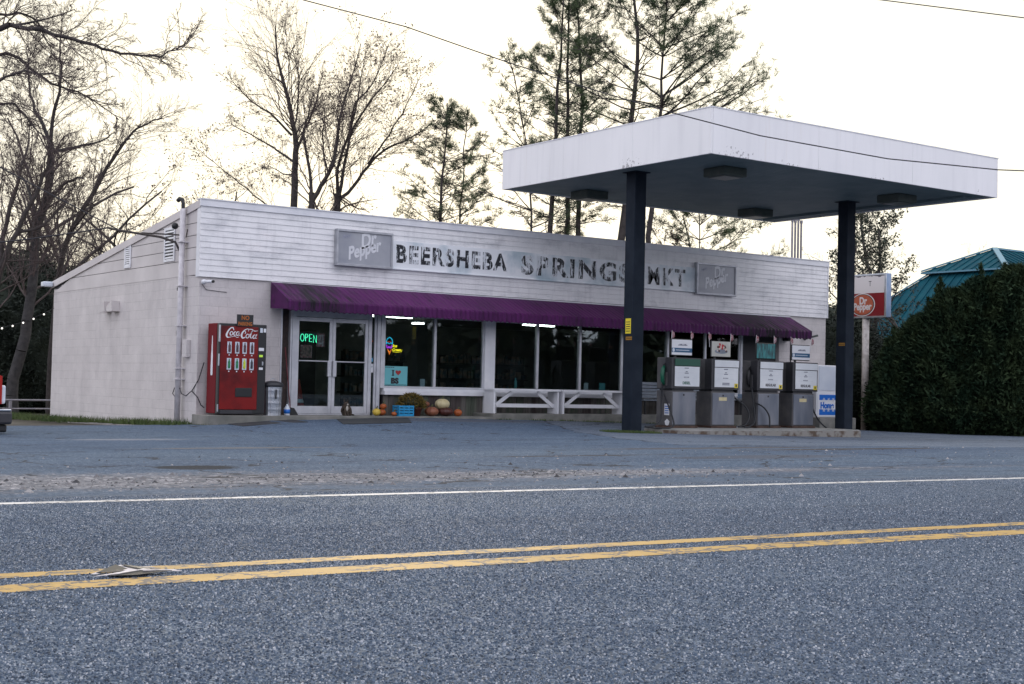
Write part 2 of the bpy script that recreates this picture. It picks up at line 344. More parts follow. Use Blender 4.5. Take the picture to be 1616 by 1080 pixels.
    c = spot(4.95, 11.75, .42, .34, (.010, .011, .015), c, .7)
    c = spot(16.0, 13.9, 2.2, .30, (.060, .050, .045), c); c = spot(14.2, 14.8, 2.6, .35, (.085, .08, .085), c, 1.6)
    c = spot(12.3, 12.0, 1.6, .45, (.085, .095, .12), c); c = spot(7.6, 20.5, 1.0, .35, (.22, .23, .26), c, 2.2); c = spot(7.6, 16.5, 1.4, .25, (.16, .15, .14), c, 2.2)
    c = spot(10.2, 12.9, 1.6, .16, (.05, .05, .055), c, 2.2); c = spot(17.5, 26.4, 3.0, .5, (.10, .11, .135), c, 1.5)
    ck = cracks(t, pos, .42, .010, .47)
    c = mixc(t, math_(t, 'MULTIPLY', ck, .8), c, (.022, .022, .026))
    # tar-grey scuffs drawn out along the traffic direction
    sc_ = ramp(t, noise(t, .55, 6, stretch=(.45, 2.6, 1), rough=.65), [(.35, (.82, .83, .86)), (.6, (1.05, 1.05, 1.05))])
    c = mixc(t, 1., c, sc_, 'MULTIPLY')
    t.links.new(c, b.inputs['Base Color']); b.inputs['Roughness'].default_value = .85; b.inputs['Specular IOR Level'].default_value = .2
    bump(t, b, math_(t, 'ADD', d, math_(t, 'MULTIPLY', noise(t, 5, 5), .8)), .6, .008); return m
M['road'] = road_mat(); M['lot'] = lot_mat()
M['dirt'] = P('bare_ground', (.05, .045, .035), (.10, .09, .07), 1.2, .95, bs=.4, bscale=12)
M['mud'] = P('dark_dirt', (.035, .028, .024), (.075, .06, .05), 5, .9, bs=.5, bscale=20)
def paintline(name, c1, bare=.575):
    m, t, b = newmat(name)
    n = math_(t, 'ADD', math_(t, 'MULTIPLY', noise(t, 22, 6, stretch=(.6, 1.6, 1), rough=.75), .65), math_(t, 'MULTIPLY', noise(t, 1.1, 3), .35))
    f = math_(t, 'GREATER_THAN', n, bare)
    vc = t.nodes.new('ShaderNodeTexVoronoi'); vc.feature = 'DISTANCE_TO_EDGE'; vc.inputs['Scale'].default_value = 7
    pos = wpos(t); wn = t.nodes.new('ShaderNodeTexNoise'); wn.inputs['Scale'].default_value = 14; wn.inputs['Detail'].default_value = 4; t.links.new(pos, wn.inputs['Vector'])
    sc = t.nodes.new('ShaderNodeVectorMath'); sc.operation = 'MULTIPLY_ADD'; t.links.new(wn.outputs['Color'], sc.inputs[0]); sc.inputs[1].default_value = (.22, .22, .22); t.links.new(pos, sc.inputs[2])
    t.links.new(sc.outputs[0], vc.inputs['Vector'])
    ck = math_(t, 'LESS_THAN', vc.outputs['Distance'], .06)
    ff = math_(t, 'MAXIMUM', f, math_(t, 'MULTIPLY', math_(t, 'MULTIPLY', ck, math_(t, 'GREATER_THAN', noise(t, 3, 2), .42)), .85))
    cc = mixc(t, noise(t, 9, 4), c1, tuple(v_*.72 for v_ in c1))
    t.links.new(mixc(t, ff, cc, (.06, .065, .085)), b.inputs['Base Color']); b.inputs['Roughness'].default_value = .65
    bump(t, b, noise(t, 90, 3), .5, .005)
    return m
M['yline'] = paintline('yellow_line_paint', (.50, .315, .085))
M['wline'] = paintline('white_line_paint', (.72, .71, .70), .60)

# ------------------------------------------------------------------ builders
COL = SC.collection
def wloc(o):
    v = Vector((0, 0, 0))
    while o is not None: v += o.location; o = o.parent
    return v
class MB:
    def __init__(s): s.v = []; s.f = []; s.m = []; s.mi = 0
    def add(s, vs, fs):
        o = len(s.v); s.v.extend([tuple(map(float, a)) for a in vs]); s.f.extend([tuple(i+o for i in f) for f in fs]); s.m.extend([s.mi]*len(fs)); return s
    def box(s, x0, x1, y0, y1, z0, z1):
        return s.add([(x0,y0,z0),(x1,y0,z0),(x1,y1,z0),(x0,y1,z0),(x0,y0,z1),(x1,y0,z1),(x1,y1,z1),(x0,y1,z1)],
                     [(0,3,2,1),(4,5,6,7),(0,1,5,4),(1,2,6,5),(2,3,7,6),(3,0,4,7)])
    def bbox(s, x0, x1, y0, y1, z0, z1, b=.01):
        bm = bmesh.new(); bmesh.ops.create_cube(bm, size=1)
        for v in bm.verts: v.co = Vector(((x0+x1)/2+v.co.x*(x1-x0), (y0+y1)/2+v.co.y*(y1-y0), (z0+z1)/2+v.co.z*(z1-z0)))
        bmesh.ops.bevel(bm, geom=bm.edges[:], offset=b, segments=2, affect='EDGES', profile=.5)
        bm.verts.index_update(); s.add([v.co for v in bm.verts], [[v.index for v in f.verts] for f in bm.faces]); bm.free(); return s
    def prism(s, poly, axis, a, b):   # poly: 2D points in the two other axes, extruded along axis
        def mk(p, t): return {'x': (t, p[0], p[1]), 'y': (p[0], t, p[1]), 'z': (p[0], p[1], t)}[axis]
        n = len(poly); vs = [mk(p, a) for p in poly]+[mk(p, b) for p in poly]
        fs = [tuple(range(n))[::-1], tuple(range(n, 2*n))]+[(i, (i+1) % n, (i+1) % n+n, i+n) for i in range(n)]
        return s.add(vs, fs)
    def tube(s, pts, r, n=8, cap=True):
        pts = [Vector(p) for p in pts]; k = len(pts); rs = r if isinstance(r, (list, tuple)) else [r]*k
        vs = []; ref = None
        for i, p in enumerate(pts):
            d = (pts[min(i+1, k-1)]-pts[max(i-1, 0)]); d = d.normalized() if d.length > 1e-9 else Vector((0, 0, 1))
            if ref is None: ref = d.orthogonal().normalized()
            ref = (ref-d*ref.dot(d)); ref = ref.normalized() if ref.length > 1e-6 else d.orthogonal().normalized()
            q = d.cross(ref)
            for j in range(n):
                a = 2*math.pi*j/n; vs.append(p+(ref*math.cos(a)+q*math.sin(a))*rs[i])
        fs = [(i*n+j, i*n+(j+1) % n, (i+1)*n+(j+1) % n, (i+1)*n+j) for i in range(k-1) for j in range(n)]
        if cap: fs += [tuple(range(n))[::-1], tuple(range((k-1)*n, k*n))]
        return s.add(vs, fs)
    def bar(s, a, b, w, h=None, up=(0, 0, 1)):
        a, b = Vector(a), Vector(b); h = h or w; d = (b-a).normalized(); u = Vector(up)
        if abs(d.dot(u)) > .95: u = Vector((0, 1, 0))
        sd_ = d.cross(u).normalized(); u2 = sd_.cross(d)
        vs = [p+sd_*sx*w/2+u2*sz*h/2 for p in (a, b) for sx, sz in ((-1,-1),(1,-1),(1,1),(-1,1))]
        return s.add(vs, [(0,3,2,1),(4,5,6,7),(0,1,5,4),(1,2,6,5),(2,3,7,6),(3,0,4,7)])
    def lathe(s, c, prof, n=20, lob=0, lobn=8, ax=(1, 1)):
        cx, cy_, cz = c; vs = []
        for r, z in prof:
            for j in range(n):
                a = 2*math.pi*j/n; rr = r*(1-lob*abs(math.sin(a*lobn/2))**.0*0+(-lob*(1-abs(math.sin(a*lobn/2)))) if lob else 1)
                vs.append((cx+rr*math.cos(a)*ax[0], cy_+rr*math.sin(a)*ax[1], cz+z))
        k = len(prof)
        fs = [(i*n+j, i*n+(j+1) % n, (i+1)*n+(j+1) % n, (i+1)*n+j) for i in range(k-1) for j in range(n)]
        fs += [tuple(range(n))[::-1], tuple(range((k-1)*n, k*n))]
        return s.add(vs, fs)
    def build(s, name, mat, parent=None, smooth=False, **kw):
        me = bpy.data.meshes.new(name)
        V = np.array(s.v, dtype=np.float64)
        if parent is None: off = np.array([(V[:,0].min()+V[:,0].max())/2, (V[:,1].min()+V[:,1].max())/2, V[:,2].min()])
        else: off = np.array(wloc(parent))
        me.from_pydata((V-off).tolist(), [], s.f)
        mats = mat if isinstance(mat, list) else [mat]
        for m in mats: me.materials.append(M[m] if isinstance(m, str) else m)
        if len(mats) > 1: me.polygons.foreach_set('material_index', s.m)
        if smooth: me.polygons.foreach_set('use_smooth', [True]*len(me.polygons))
        bm = bmesh.new(); bm.from_mesh(me); bmesh.ops.recalc_face_normals(bm, faces=bm.faces); bm.to_mesh(me); bm.free()
        me.update()
        o = bpy.data.objects.new(name, me); COL.objects.link(o); o.parent = parent
        if parent is None: o.location = Vector(off)
        for k_, v_ in kw.items(): o[k_] = v_
        return o
def thing(name, label, cat, loc=(0, 0, 0), group=None):
    o = bpy.data.objects.new(name, None); COL.objects.link(o); o.location = loc; o.empty_display_size = .1
    o['label'] = label; o['category'] = cat
    if group: o['group'] = group
    return o
def copy_tree(o, parent=None):
    c = o.copy(); COL.objects.link(c); c.parent = parent
    for ch in list(o.children): copy_tree(ch, c)
    return c
def B(name, mat, parent, *a, **kw): return MB().box(*a).build(name, mat, parent, **kw)
def text_mesh(s, size, origin, xd=(1, 0, 0), ud=(0, 0, 1), depth=.006, bold=0, shear=0, sx=1, align='LEFT', spacing=1.0):
    cu = bpy.data.curves.new('t', 'FONT'); cu.body = s; cu.size = size; cu.extrude = depth; cu.offset = bold; cu.shear = shear
    cu.align_x = align; cu.space_character = spacing; cu.resolution_u = 4
    ob = bpy.data.objects.new('t', cu); COL.objects.link(ob)
    me = bpy.data.meshes.new_from_object(ob.evaluated_get(bpy.context.evaluated_depsgraph_get()))
    xd, ud = Vector(xd), Vector(ud); nd = xd.cross(ud); o = Vector(origin)
    vs = [o+xd*v.co.x*sx+ud*v.co.y+nd*v.co.z for v in me.vertices]; fs = [tuple(p.vertices) for p in me.polygons]
    bpy.data.objects.remove(ob); bpy.data.curves.remove(cu); bpy.data.meshes.remove(me)
    return vs, fs
def text(name, s, size, mat, parent, origin, **kw):
    vs, fs = text_mesh(s, size, origin, **kw); mb = MB(); mb.add(vs, fs); return mb.build(name, mat, parent)
def ribbon(mb, pts, ws, o, xd=(1,0,0), ud=(0,0,1), depth=.004):
    """a flat brush stroke of varying width through 2D points, as a thin solid"""
    P2 = [Vector((*p, 0)) for p in pts]; path = []; wid = []
    n = len(P2)
    for i in range(n-1):
        p0, p1, p2, p3 = P2[max(i-1, 0)], P2[i], P2[i+1], P2[min(i+2, n-1)]
        for k in range(5):
            t = k/5; path.append(.5*((2*p1)+(-p0+p2)*t+(2*p0-5*p1+4*p2-p3)*t*t+(-p0+3*p1-3*p2+p3)*t**3)); wid.append(ws[i]*(1-t)+ws[i+1]*t)
    path.append(P2[-1]); wid.append(ws[-1])
    xd, ud = Vector(xd), Vector(ud); nd = xd.cross(ud); o = Vector(o); vs = []
    for i, p in enumerate(path):
        d = path[min(i+1, len(path)-1)]-path[max(i-1, 0)]; d = d.normalized() if d.length > 1e-9 else Vector((1,0,0)); q = Vector((-d.y, d.x, 0))*wid[i]/2
        for z in (0, depth):
            for sgn in (1, -1):
                r_ = p+q*sgn; vs.append(o+xd*r_.x+ud*r_.y+nd*z)
    fs = []
    for i in range(len(path)-1):
        a = i*4; b = a+4
        fs += [(a, b, b+1, a+1), (a+2, a+3, b+3, b+2), (a, a+2, b+2, b), (a+1, b+1, b+3, a+3)]
    fs += [(0, 1, 3, 2), (len(path)*4-4, len(path)*4-2, len(path)*4-1, len(path)*4-3)]
    mb.add(vs, fs)

# ------------------------------------------------------------------ ground
GX = [-60, 0, 5, 11.6, 13, 16.4, 20.5, 26.5, 33, 90]
GY = [12, 20, 23.5, 27, 28.2, 32.8, 37.7, 60, 200]
GZ = [[-.80]*10, [-.95,-.95,-.95,-.95,-.95,-.95,-.98,-1.06,-1.08,-1.1], [-1,-1,-1,-1,-.97,-.95,-1.0,-1.10,-1.12,-1.15],
      [-1.1,-1.1,-1.05,-.99,-.87,-.80,-.85,-.97,-1.13,-1.15], [-1.1,-1.1,-1.08,-1.02,-.90,-.80,-.85,-.97,-1.13,-1.15], [-1.2,-1.2,-1.16,-1.13,-1.1,-1.1,-1.1,-1.1,-1.15,-1.15], [-1.25,-1.25,-1.22,-1.2]+[-1.2]*6, [-1.3]*10, [-1.3]*10]
GX, GY, GZ = np.array(GX), np.array(GY), np.array(GZ)
PV = np.array([-200, -20, -3, .6, 4.3, 7.75, 9.0, 12.0]); PZ = np.array([-1.6, -1.1, -.86, -.69, -.612, -.692, -.735, -.80])
def gz(x, y):
    v = y+.058*x
    zr = float(np.interp(v, PV, PZ))
    yy = min(max(y, 12), 200); i = int(np.clip(np.searchsorted(GY, yy)-1, 0, len(GY)-2)); t = (yy-GY[i])/(GY[i+1]-GY[i])
    xx = min(max(x, -60), 90)
    zl = float(np.interp(xx, GX, GZ[i])*(1-t)+np.interp(xx, GX, GZ[i+1])*t)
    k = min(max((v-9.5)/3., 0), 1)
    return zr*(1-k)+zl*k
def sheet(name, xs, ys, mat, lift, kind='structure', slant=0, parent=None, wob=0):
    mb = MB(); vs = []; rng = random.Random(5)
    for j, y in enumerate(ys):
        for i, x_ in enumerate(xs):
            yy = y-slant*x_
            if wob and j in (0, len(ys)-1): yy += rng.uniform(-wob, wob)
            vs.append((x_, yy, gz(x_, yy)+lift))
    n = len(xs); fs = [(j*n+i, j*n+i+1, (j+1)*n+i+1, (j+1)*n+i) for j in range(len(ys)-1) for i in range(n-1)]
    mb.add(vs, fs); o = mb.build(name, mat, parent, smooth=True)
    if kind: o['kind'] = kind
    return o
def fr(a, b, s): return list(np.arange(a, b+1e-6, s))
xs_g = [-600, -300, -150, -80]+fr(-60, 90, 3)+[120, 200, 350, 600]
ys_g = [-600, -300, -120, -60, -30]+fr(-20, 60, 1.5)+[80, 120, 200, 400, 900]
sheet('ground', xs_g, ys_g, 'dirt', -.07)
sheet('parking_lot', fr(-60, 90, 1.0), [8.35, 8.7]+fr(9, 29.5, .5), 'lot', .0, slant=.058)
xr = fr(-90, 150, 2.0)
sheet('road', xr, [-3, -1.2, .6, 2.4, 4.3, 6, 7.75, 8.35], 'road', .0, slant=.058)
# gravelly broken edge between road and lot
rng = random.Random(3)
def blob(name, pts, mat, lift, sub=8, jit=.12, kind='structure'):
    c = (sum(p[0] for p in pts)/len(pts), sum(p[1] for p in pts)/len(pts)); ring = []
    for i in range(len(pts)):
        a, b = pts[i], pts[(i+1) % len(pts)]
        for k in range(sub):
            t = k/sub; ring.append((a[0]*(1-t)+b[0]*t+rng.uniform(-jit, jit), a[1]*(1-t)+b[1]*t+rng.uniform(-jit, jit)))
    vs = [(c[0], c[1], gz(*c)+lift)]; R_ = [1/3, 2/3, 1]
    for r_ in R_:
        for p in ring: q_ = (c[0]+(p[0]-c[0])*r_, c[1]+(p[1]-c[1])*r_); vs.append((*q_, gz(*q_)+lift))
    n = len(ring); fs = [(0, 1+i, 1+(i+1) % n) for i in range(n)]
    for k in range(2): fs += [(1+k*n+i, 1+(k+1)*n+i, 1+(k+1)*n+(i+1) % n, 1+k*n+(i+1) % n) for i in range(n)]
    o = MB().add(vs, fs).build(name, mat, None); o['kind'] = kind; return o
# markings, each about 4 mm above the road
def stripe(name, y0, w, mat, x0, x1, lift=.0018):
    mb = MB(); xs = fr(x0, x1, .5); vs = []; r2 = random.Random(int(y0*100))
    for x_ in xs:
        for s_ in (-1, 1):
            yy = y0+s_*w/2-.058*x_+r2.uniform(-.003, .003); vs.append((x_, yy, gz(x_, yy)+lift))
    mb.add(vs, [(2*i, 2*i+2, 2*i+3, 2*i+1) for i in range(len(xs)-1)]); o = mb.build(name, mat, None); o['kind'] = 'structure'; return o
stripe('yellow_line', 4.418, .125, 'yline', -40, 120); stripe('yellow_line', 4.155, .13, 'yline', -40, 120)
stripe('white_line', 7.72, .15, 'wline', -40, 120)
# loose stones along the broken edge: nobody could count them
mb = MB(); r3 = random.Random(21)
for i in range(2600):
    if i < 1700: x_ = r3.uniform(-1, 9); y_ = 9.75-.03*x_+r3.gauss(0, .55)
    else: x_ = r3.uniform(0, 20); y_ = r3.uniform(8.6, 14)
    s_ = r3.choice((.006, .009, .013, .018)) if i % 40 else .034
    z_ = gz(x_, y_)-.002
    vs = [(x_+s_*dx*r3.uniform(.7, 1.2), y_+s_*dy*r3.uniform(.7, 1.2), z_+s_*dz*r3.uniform(.6, 1)) for dx, dy, dz in ((1,0,0),(0,1,0),(-1,0,0),(0,-1,0),(0,0,.9))]
    mb.mi = i % 3; mb.add(vs, [(0,1,4),(1,2,4),(2,3,4),(3,0,4)])
M['st1'] = P('stone_light', (.30, .29, .29), None, rough=.8); M['st2'] = P('stone_mid', (.16, .155, .16), None, rough=.8); M['st3'] = P('stone_dark', (.045, .045, .05), None, rough=.8)
mb.build('loose_stones', ['st1', 'st2', 'st3'], None, kind='stuff', label='loose gravel and grit scattered along the broken road edge', category='gravel')
# the chip seal itself: loose-set stone chips standing a few millimetres proud of the binder
rc = np.random.RandomState(12); dn_ = []
for d0_, d1_, dens_ in ((1.7, 3.2, 13000), (3.2, 4.6, 9500), (4.6, 6.2, 6300), (6.2, 7.6, 4200), (7.6, 9.2, 2600), (9.2, 11.5, 1500), (11.5, 15, 700), (15, 20, 300)):
    area = .43*(d1_**2-d0_**2); k = int(area*dens_*1.35); dd_ = np.sqrt(rc.uniform(d0_**2, d1_**2, k)); ww = rc.uniform(-.43, .43, k)*dd_
    dn_.append(np.stack([dd_*sy+ww*cy, dd_*cy-ww*sy], 1))
C_ = np.concatenate(dn_); vv_ = C_[:, 1]+.058*C_[:, 0]
ok = (vv_ < 8.2) & (np.abs(vv_-4.418) > .060) & (np.abs(vv_-4.155) > .063) & (np.abs(vv_-7.72) > .075); C_ = C_[ok]; vv_ = vv_[ok]; k = len(C_)
Z_ = np.interp(vv_, PV, PZ); rr_ = rc.uniform(.0020, .0043, k)*(1+.35*(rc.rand(k) < .08)); hh_ = rr_*rc.uniform(.55, 1.05, k); an_ = rc.uniform(0, 6.283, k)
vv4 = [np.stack([C_[:, 0]+np.cos(an_+j*1.5708)*rr_*rc.uniform(.75, 1.2, k), C_[:, 1]+np.sin(an_+j*1.5708)*rr_*rc.uniform(.75, 1.2, k), Z_-.001], 1) for j in range(4)]
tp4 = [np.stack([C_[:, 0]+np.cos(an_+.5+j*1.5708)*rr_*.55, C_[:, 1]+np.sin(an_+.5+j*1.5708)*rr_*.55, Z_+hh_*rc.uniform(.8, 1.1, k)], 1) for j in range(4)]
V_ = np.stack(vv4+tp4, 1).reshape(-1, 3); b8 = np.arange(k)[:, None]*8
F_ = np.concatenate([b8+np.array([[j, (j+1) % 4, 4+(j+1) % 4, 4+j]]) for j in range(4)]+[b8+np.array([[4, 5, 6, 7]])], 0)
def chip_mat():
    m, t, b = newmat('stone_chips'); g = t.nodes.new('ShaderNodeNewGeometry')
    c = ramp(t, g.outputs['Random Per Island'], [(0, (.022, .034, .056)), (.25, (.058, .086, .130)), (.62, (.098, .138, .198)), (.86, (.20, .24, .30)), (1, (.48, .50, .54))])
    trk = ramp(t, noise(t, .8, 5, stretch=(.25, 1.1, 1), rough=.55), [(.35, (.78, .79, .82)), (.5, (1, 1, 1)), (.65, (1.15, 1.13, 1.10))])
    t.links.new(mixc(t, 1., c, trk, 'MULTIPLY'), b.inputs['Base Color']); b.inputs['Roughness'].default_value = .7; b.inputs['Specular IOR Level'].default_value = .3; return m
M['chips'] = chip_mat()
me = bpy.data.meshes.new('stone_chips'); me.vertices.add(len(V_)); me.vertices.foreach_set('co', V_.astype(np.float32).ravel()); me.loops.add(F_.size); me.loops.foreach_set('vertex_index', F_.astype(np.int32).ravel())
me.polygons.add(len(F_)); me.polygons.foreach_set('loop_start', np.arange(len(F_), dtype=np.int32)*4); me.polygons.foreach_set('loop_total', np.full(len(F_), 4, dtype=np.int32)); me.update(calc_edges=True); me.materials.append(M['chips'])
o = bpy.data.objects.new('stone_chips', me); COL.objects.link(o); o['kind'] = 'stuff'; o['label'] = 'stone chips set in the road surface'; o['category'] = 'road chips'
# crumpled paper lying on the yellow lines
mb = MB(); cx, cyy = 1.56, 4.20; zz = gz(cx, cyy)+.014
pp = thing('crumpled_paper', 'flattened white and black paper scrap lying across the yellow road lines', 'litter', (cx, cyy, zz))
def leaf_(pts, th=.0015):
    vs = [(cx+a*.82, cyy+b_*.85, zz-.008+c_*.62) for a, b_, c_ in pts]+[(cx+a*.82, cyy+b_*.85, zz-.008+c_*.62+th) for a, b_, c_ in pts]; n = len(pts)
    return vs, [tuple(range(n))[::-1], tuple(range(n, 2*n))]+[(i, (i+1) % n, (i+1) % n+n, i+n) for i in range(n)]
m_ = MB()
for pl in ([(-.14, .02, .0), (-.02, .10, .020), (.01, .10, .021), (-.12, .01, .001)], [(-.02, .10, .020), (.10, .07, .010), (.12, .055, .007), (.0, .085, .018)],
           [(-.15, -.04, .0), (-.06, -.05, .008), (.03, -.02, .014), (-.05, .0, .004)], [(.03, -.02, .014), (-.05, .0, .004), (-.04, .05, .012), (.0, .07, .017), (.04, .03, .006)],
           [(.03, -.02, .014), (.17, -.02, .006), (.19, -.035, .0), (.04, -.04, .013)], [(.02, .0, .010), (.06, .02, .012), (.10, -.01, .008), (.05, -.02, .013)]):
    m_.add(*leaf_(pl))
M['oldpaper'] = P('worn_paper', (.48, .44, .44), (.78, .74, .74), 28, .7, bs=.5, bscale=60)
m_.build('paper_sheet', 'oldpaper', pp)
m_ = MB()
for pl in ([(-.12, .02, .006), (-.02, .095, .026), (.01, .02, .010), (-.05, .0, .008)], [(.0, .085, .026), (.11, .06, .006), (.08, .02, .002), (.03, .03, .003)], [(-.10, -.058, .002), (.03, -.030, .015), (.15, -.040, .006), (.0, -.075, .002)]):
    m_.add(*leaf_(pl))
m_.build('black_print', 'ink', pp)

# ------------------------------------------------------------------ store
YF, YB, XL, XR, ZT, ZS = 27.90, 37.74, 11.685, 31.0, 3.766, 2.13
store = thing('store_building', 'low white block and clapboard roadside store with purple awning', 'building', (XL, YF, -1.2))
T = .2
roofz = lambda y: 3.766+(2.48-3.766)*(y-YF)/(YB-YF)
# side wall: block up to a stepped line, boards above
mb = MB()
mb.prism([(YF, -1.5), (YB, -1.5), (YB, 2.27), (37.1, 2.27), (37.1, 2.36), (36.1, 2.36), (36.1, 2.47), (YF, 2.15)][::1], 'x', XL, XL+T)
mb.build('side_wall', 'block', store)
mb = MB()
mb.prism([(YF+.14, 2.15), (36.1, 2.475), (36.1, 2.365), (37.1, 2.365), (37.1, 2.275), (YB, 2.275), (YB, roofz(YB)), (YF+.14, roofz(YF+.14))], 'x', XL+.012, XL+T)
mb.build('gable_backing', 'ink', store)
# gable boards with open shadow joints
mb = MB()
def gable_strip(za, zb):
    # board between heights za and zb, following the lower stepped edge and the rake
    ya = YF+.16
    ymax = YF+(3.766-zb-.16)/(3.766-2.48)*(YB-YF); ymaxa = YF+(3.766-za-.16)/(3.766-2.48)*(YB-YF)
    ymax = min(max(ymax, ya+.05), YB); ymaxa = min(max(ymaxa, ya+.05), YB)
    mb.prism([(ya, za), (ymaxa, za), (ymax, zb), (ya, zb)], 'x', XL-.008, XL+.010)
zz = 2.20
zs_ = [2.165, 2.50, 2.76, 3.02, 3.28, 3.56]
for a, b_ in zip(zs_[:-1], zs_[1:]): gable_strip(a+.014, b_)
mb.build('gable_boards', 'blockplain', store)
mb = MB(); mb.prism([(YF-.03, roofz(YF)-.16), (YB+.06, roofz(YB)-.17), (YB+.06, roofz(YB)+.0), (YF-.03, roofz(YF)+.0)], 'x', XL-.045, XL-.010)
mb.build('rake_board', 'blockplain', store)
mb = MB(); mb.bbox(XL-.03, XL+.20, YF-.045, YF-.012, -.75, ZT, .004); mb.build('corner_board', 'siding', store) if False else None
mb = MB(); mb.box(XL-.03, XL-.009, YF-.04, YF+.15, 2.13, ZT-.10); mb.build('corner_board', 'trim', store)
# front wall pieces
HZ = 1.56
B('front_wall_end', 'block', store, XL+T+.001, 13.60, YF, YF+T, -1.4, 2.30)
MB().box(XL, XL+T, YF-.003, YF+.0, -1.0, 2.14).build('wall_corner', 'block', store)
B('front_wall_end', 'block', store, 29.09, XR, YF, YF+T, -1.4, 2.30)
B('door_header', 'darkint', store, 13.60, 29.09, YF+.02, YF+T, HZ, 2.30)
B('side_wall', 'block', store, XR-T, XR, YF+T+.001, YB, -1.4, 2.45)
B('back_wall', 'block', store, XL+T+.001, XR-T-.001, YB-T, YB, -1.4, 2.45)
mb = MB(); mb.prism([(YF+.10, roofz(YF)-.12), (YB+.25, roofz(YB)-.14), (YB+.25, roofz(YB)-.02), (YF+.10, roofz(YF)-.0)], 'x', XL-.009, XR+.01); mb.build('roof', 'roofm', store)
B('interior_floor', 'intfloor', store, XL+T+.002, XR-T-.002, YF+T+.002, YB-T-.002, -.95, -.72)
B('ceiling', 'darkint', store, XL+T+.002, XR-T-.002, YF+T+.002, YB-T-.002, 1.79, 1.87)
mb = MB(); mb.box(XL+T+.002, XR-T-.002, YB-T-.06, YB-T-.01, -.72, 1.78); mb.box(XL+T+.002, XL+T+.03, YF+T+.01, YB-T-.07, -.72, 1.78); mb.box(XR-T-.03, XR-T-.002, YF+T+.01, YB-T-.07, -.72, 1.78); mb.build('interior_lining', 'darkint', store)
# clapboards, lapped
mb = MB(); n = 12; ex = (ZT-.14-ZS)/n
for i in range(n):
    z0 = ZS+i*ex; z1 = z0+ex+.012; yo = YF-.055
    mb.prism([(yo+.015, z1), (yo+.001, z0), (yo+.014, z0), (yo+.027, z1)][::-1], 'x', XL-.035, XR+.02)
mb.build('clapboard_siding', 'siding', store)
B('siding_backing', 'ink', store, XL-.008, XR-.01, YF-.014, YF-.003, ZS+.03, ZT-.02)
mb = MB(); mb.box(XL-.05, XR+.04, YF-.075, YF-.016, ZT-.14, ZT+.0); mb.box(XL-.055, XR+.045, YF-.095, YF+.16, ZT+.0, ZT+.022); mb.build('top_fascia', 'trim', store)
B('siding_end_trim', 'trim', store, XR+.0, XR+.035, YF-.06, YF+.30, ZS, ZT-.142)
# knee wall of vertical planks
mb = MB(); r4 = random.Random(4); x_ = 16.24
while x_ < 27.6:
    w = r4.uniform(.12, .19); mb.mi = r4.choice((0, 0, 1, 2)); off = r4.uniform(0, .018)
    if x_+w > 27.6: w = 27.6-x_
    mb.box(x_, x_+w-.008, YF+.0+off, YF+.05, -1.0, -.31); x_ += w
mb.build('plank_knee_wall', ['plank', 'plank2', 'plank3'], store)
B('knee_wall_core', 'ink', store, 16.22, 27.62, YF+.052, YF+.18, -1.0, -.32)
# sills
mb = MB(); mb.bbox(16.20, 19.33, YF-.11, YF+.19, -.30, -.205, .006); mb.bbox(16.20, 19.33, YF-.06, YF+.17, -.204, -.15, .004); mb.build('window_sill', 'trim', store)
mb = MB(); mb.bbox(19.332, 27.64, YF-.10, YF+.19, -.30, -.205, .006); mb.bbox(19.332, 27.64, YF-.06, YF+.17, -.204, -.15, .004); mb.build('window_sill', 'trim', store)
# posts
mb = MB()
for a, b_ in ((16.03, 16.115), (16.125, 16.22)): mb.bbox(a, b_, YF-.02, YF+.12, -.80 if a < 16.1 else -.148, HZ, .004)
mb.build('door_post', 'alum', store)
mb = MB(); mb.bbox(19.0, 19.30, YF-.04, YF+.14, -.148, HZ, .008); mb.build('window_post', 'trim', store)
mb = MB(); mb.bbox(18.98, 19.30, YF-.15, YF-.005, -1.0, -.302, .008); mb.build('pier', 'trim', store)
mb = MB(); mb.bbox(27.57, 27.65, YF-.02, YF+.12, -.148, HZ, .004); mb.build('door_post', 'alum', store)
mb = MB(); mb.bbox(13.60, 13.635, YF-.02, YF+.21, -.80, HZ, .004); mb.bbox(13.835, 13.875, YF-.01, YF+.10, -.78, HZ, .004); mb.build('door_post', 'alum', store)
B('brick_reveal', 'brick', store, 13.64, 13.83, YF+.10, YF+.16, -.80, HZ)
B('dark_doorway_panel', 'ink', store, 27.66, 29.08, YF+.12, YF+.17, -.95, HZ)
def window(x0, x1, mull):
    wf = MB()
    wf.bbox(x0, x1, YF+.01, YF+.09, -.148, -.10, .004); wf.bbox(x0, x1, YF+.01, YF+.09, HZ-.06, HZ-.002, .004)
    wf.bbox(x0, x0+.035, YF+.01, YF+.09, -.099, HZ-.061, .003); wf.bbox(x1-.035, x1, YF+.01, YF+.09, -.099, HZ-.061, .003)
    for a in mull: wf.bbox(a-.032, a+.032, YF-.005, YF+.095, -.099, HZ-.061, .004)
    w = wf.build('window', 'alum', store)
    ed = [x0+.035]+[c for a in mull for c in (a-.032, a+.032)]+[x1-.035]
    for i in range(0, len(ed), 2): B('pane', 'glass', w, ed[i]+.001, ed[i+1]-.001, YF+.045, YF+.051, -.098, HZ-.062)
window(16.222, 18.998, [17.605]); window(19.302, 23.33, [20.61, 21.95]); window(23.332, 27.568, [24.915, 26.265])
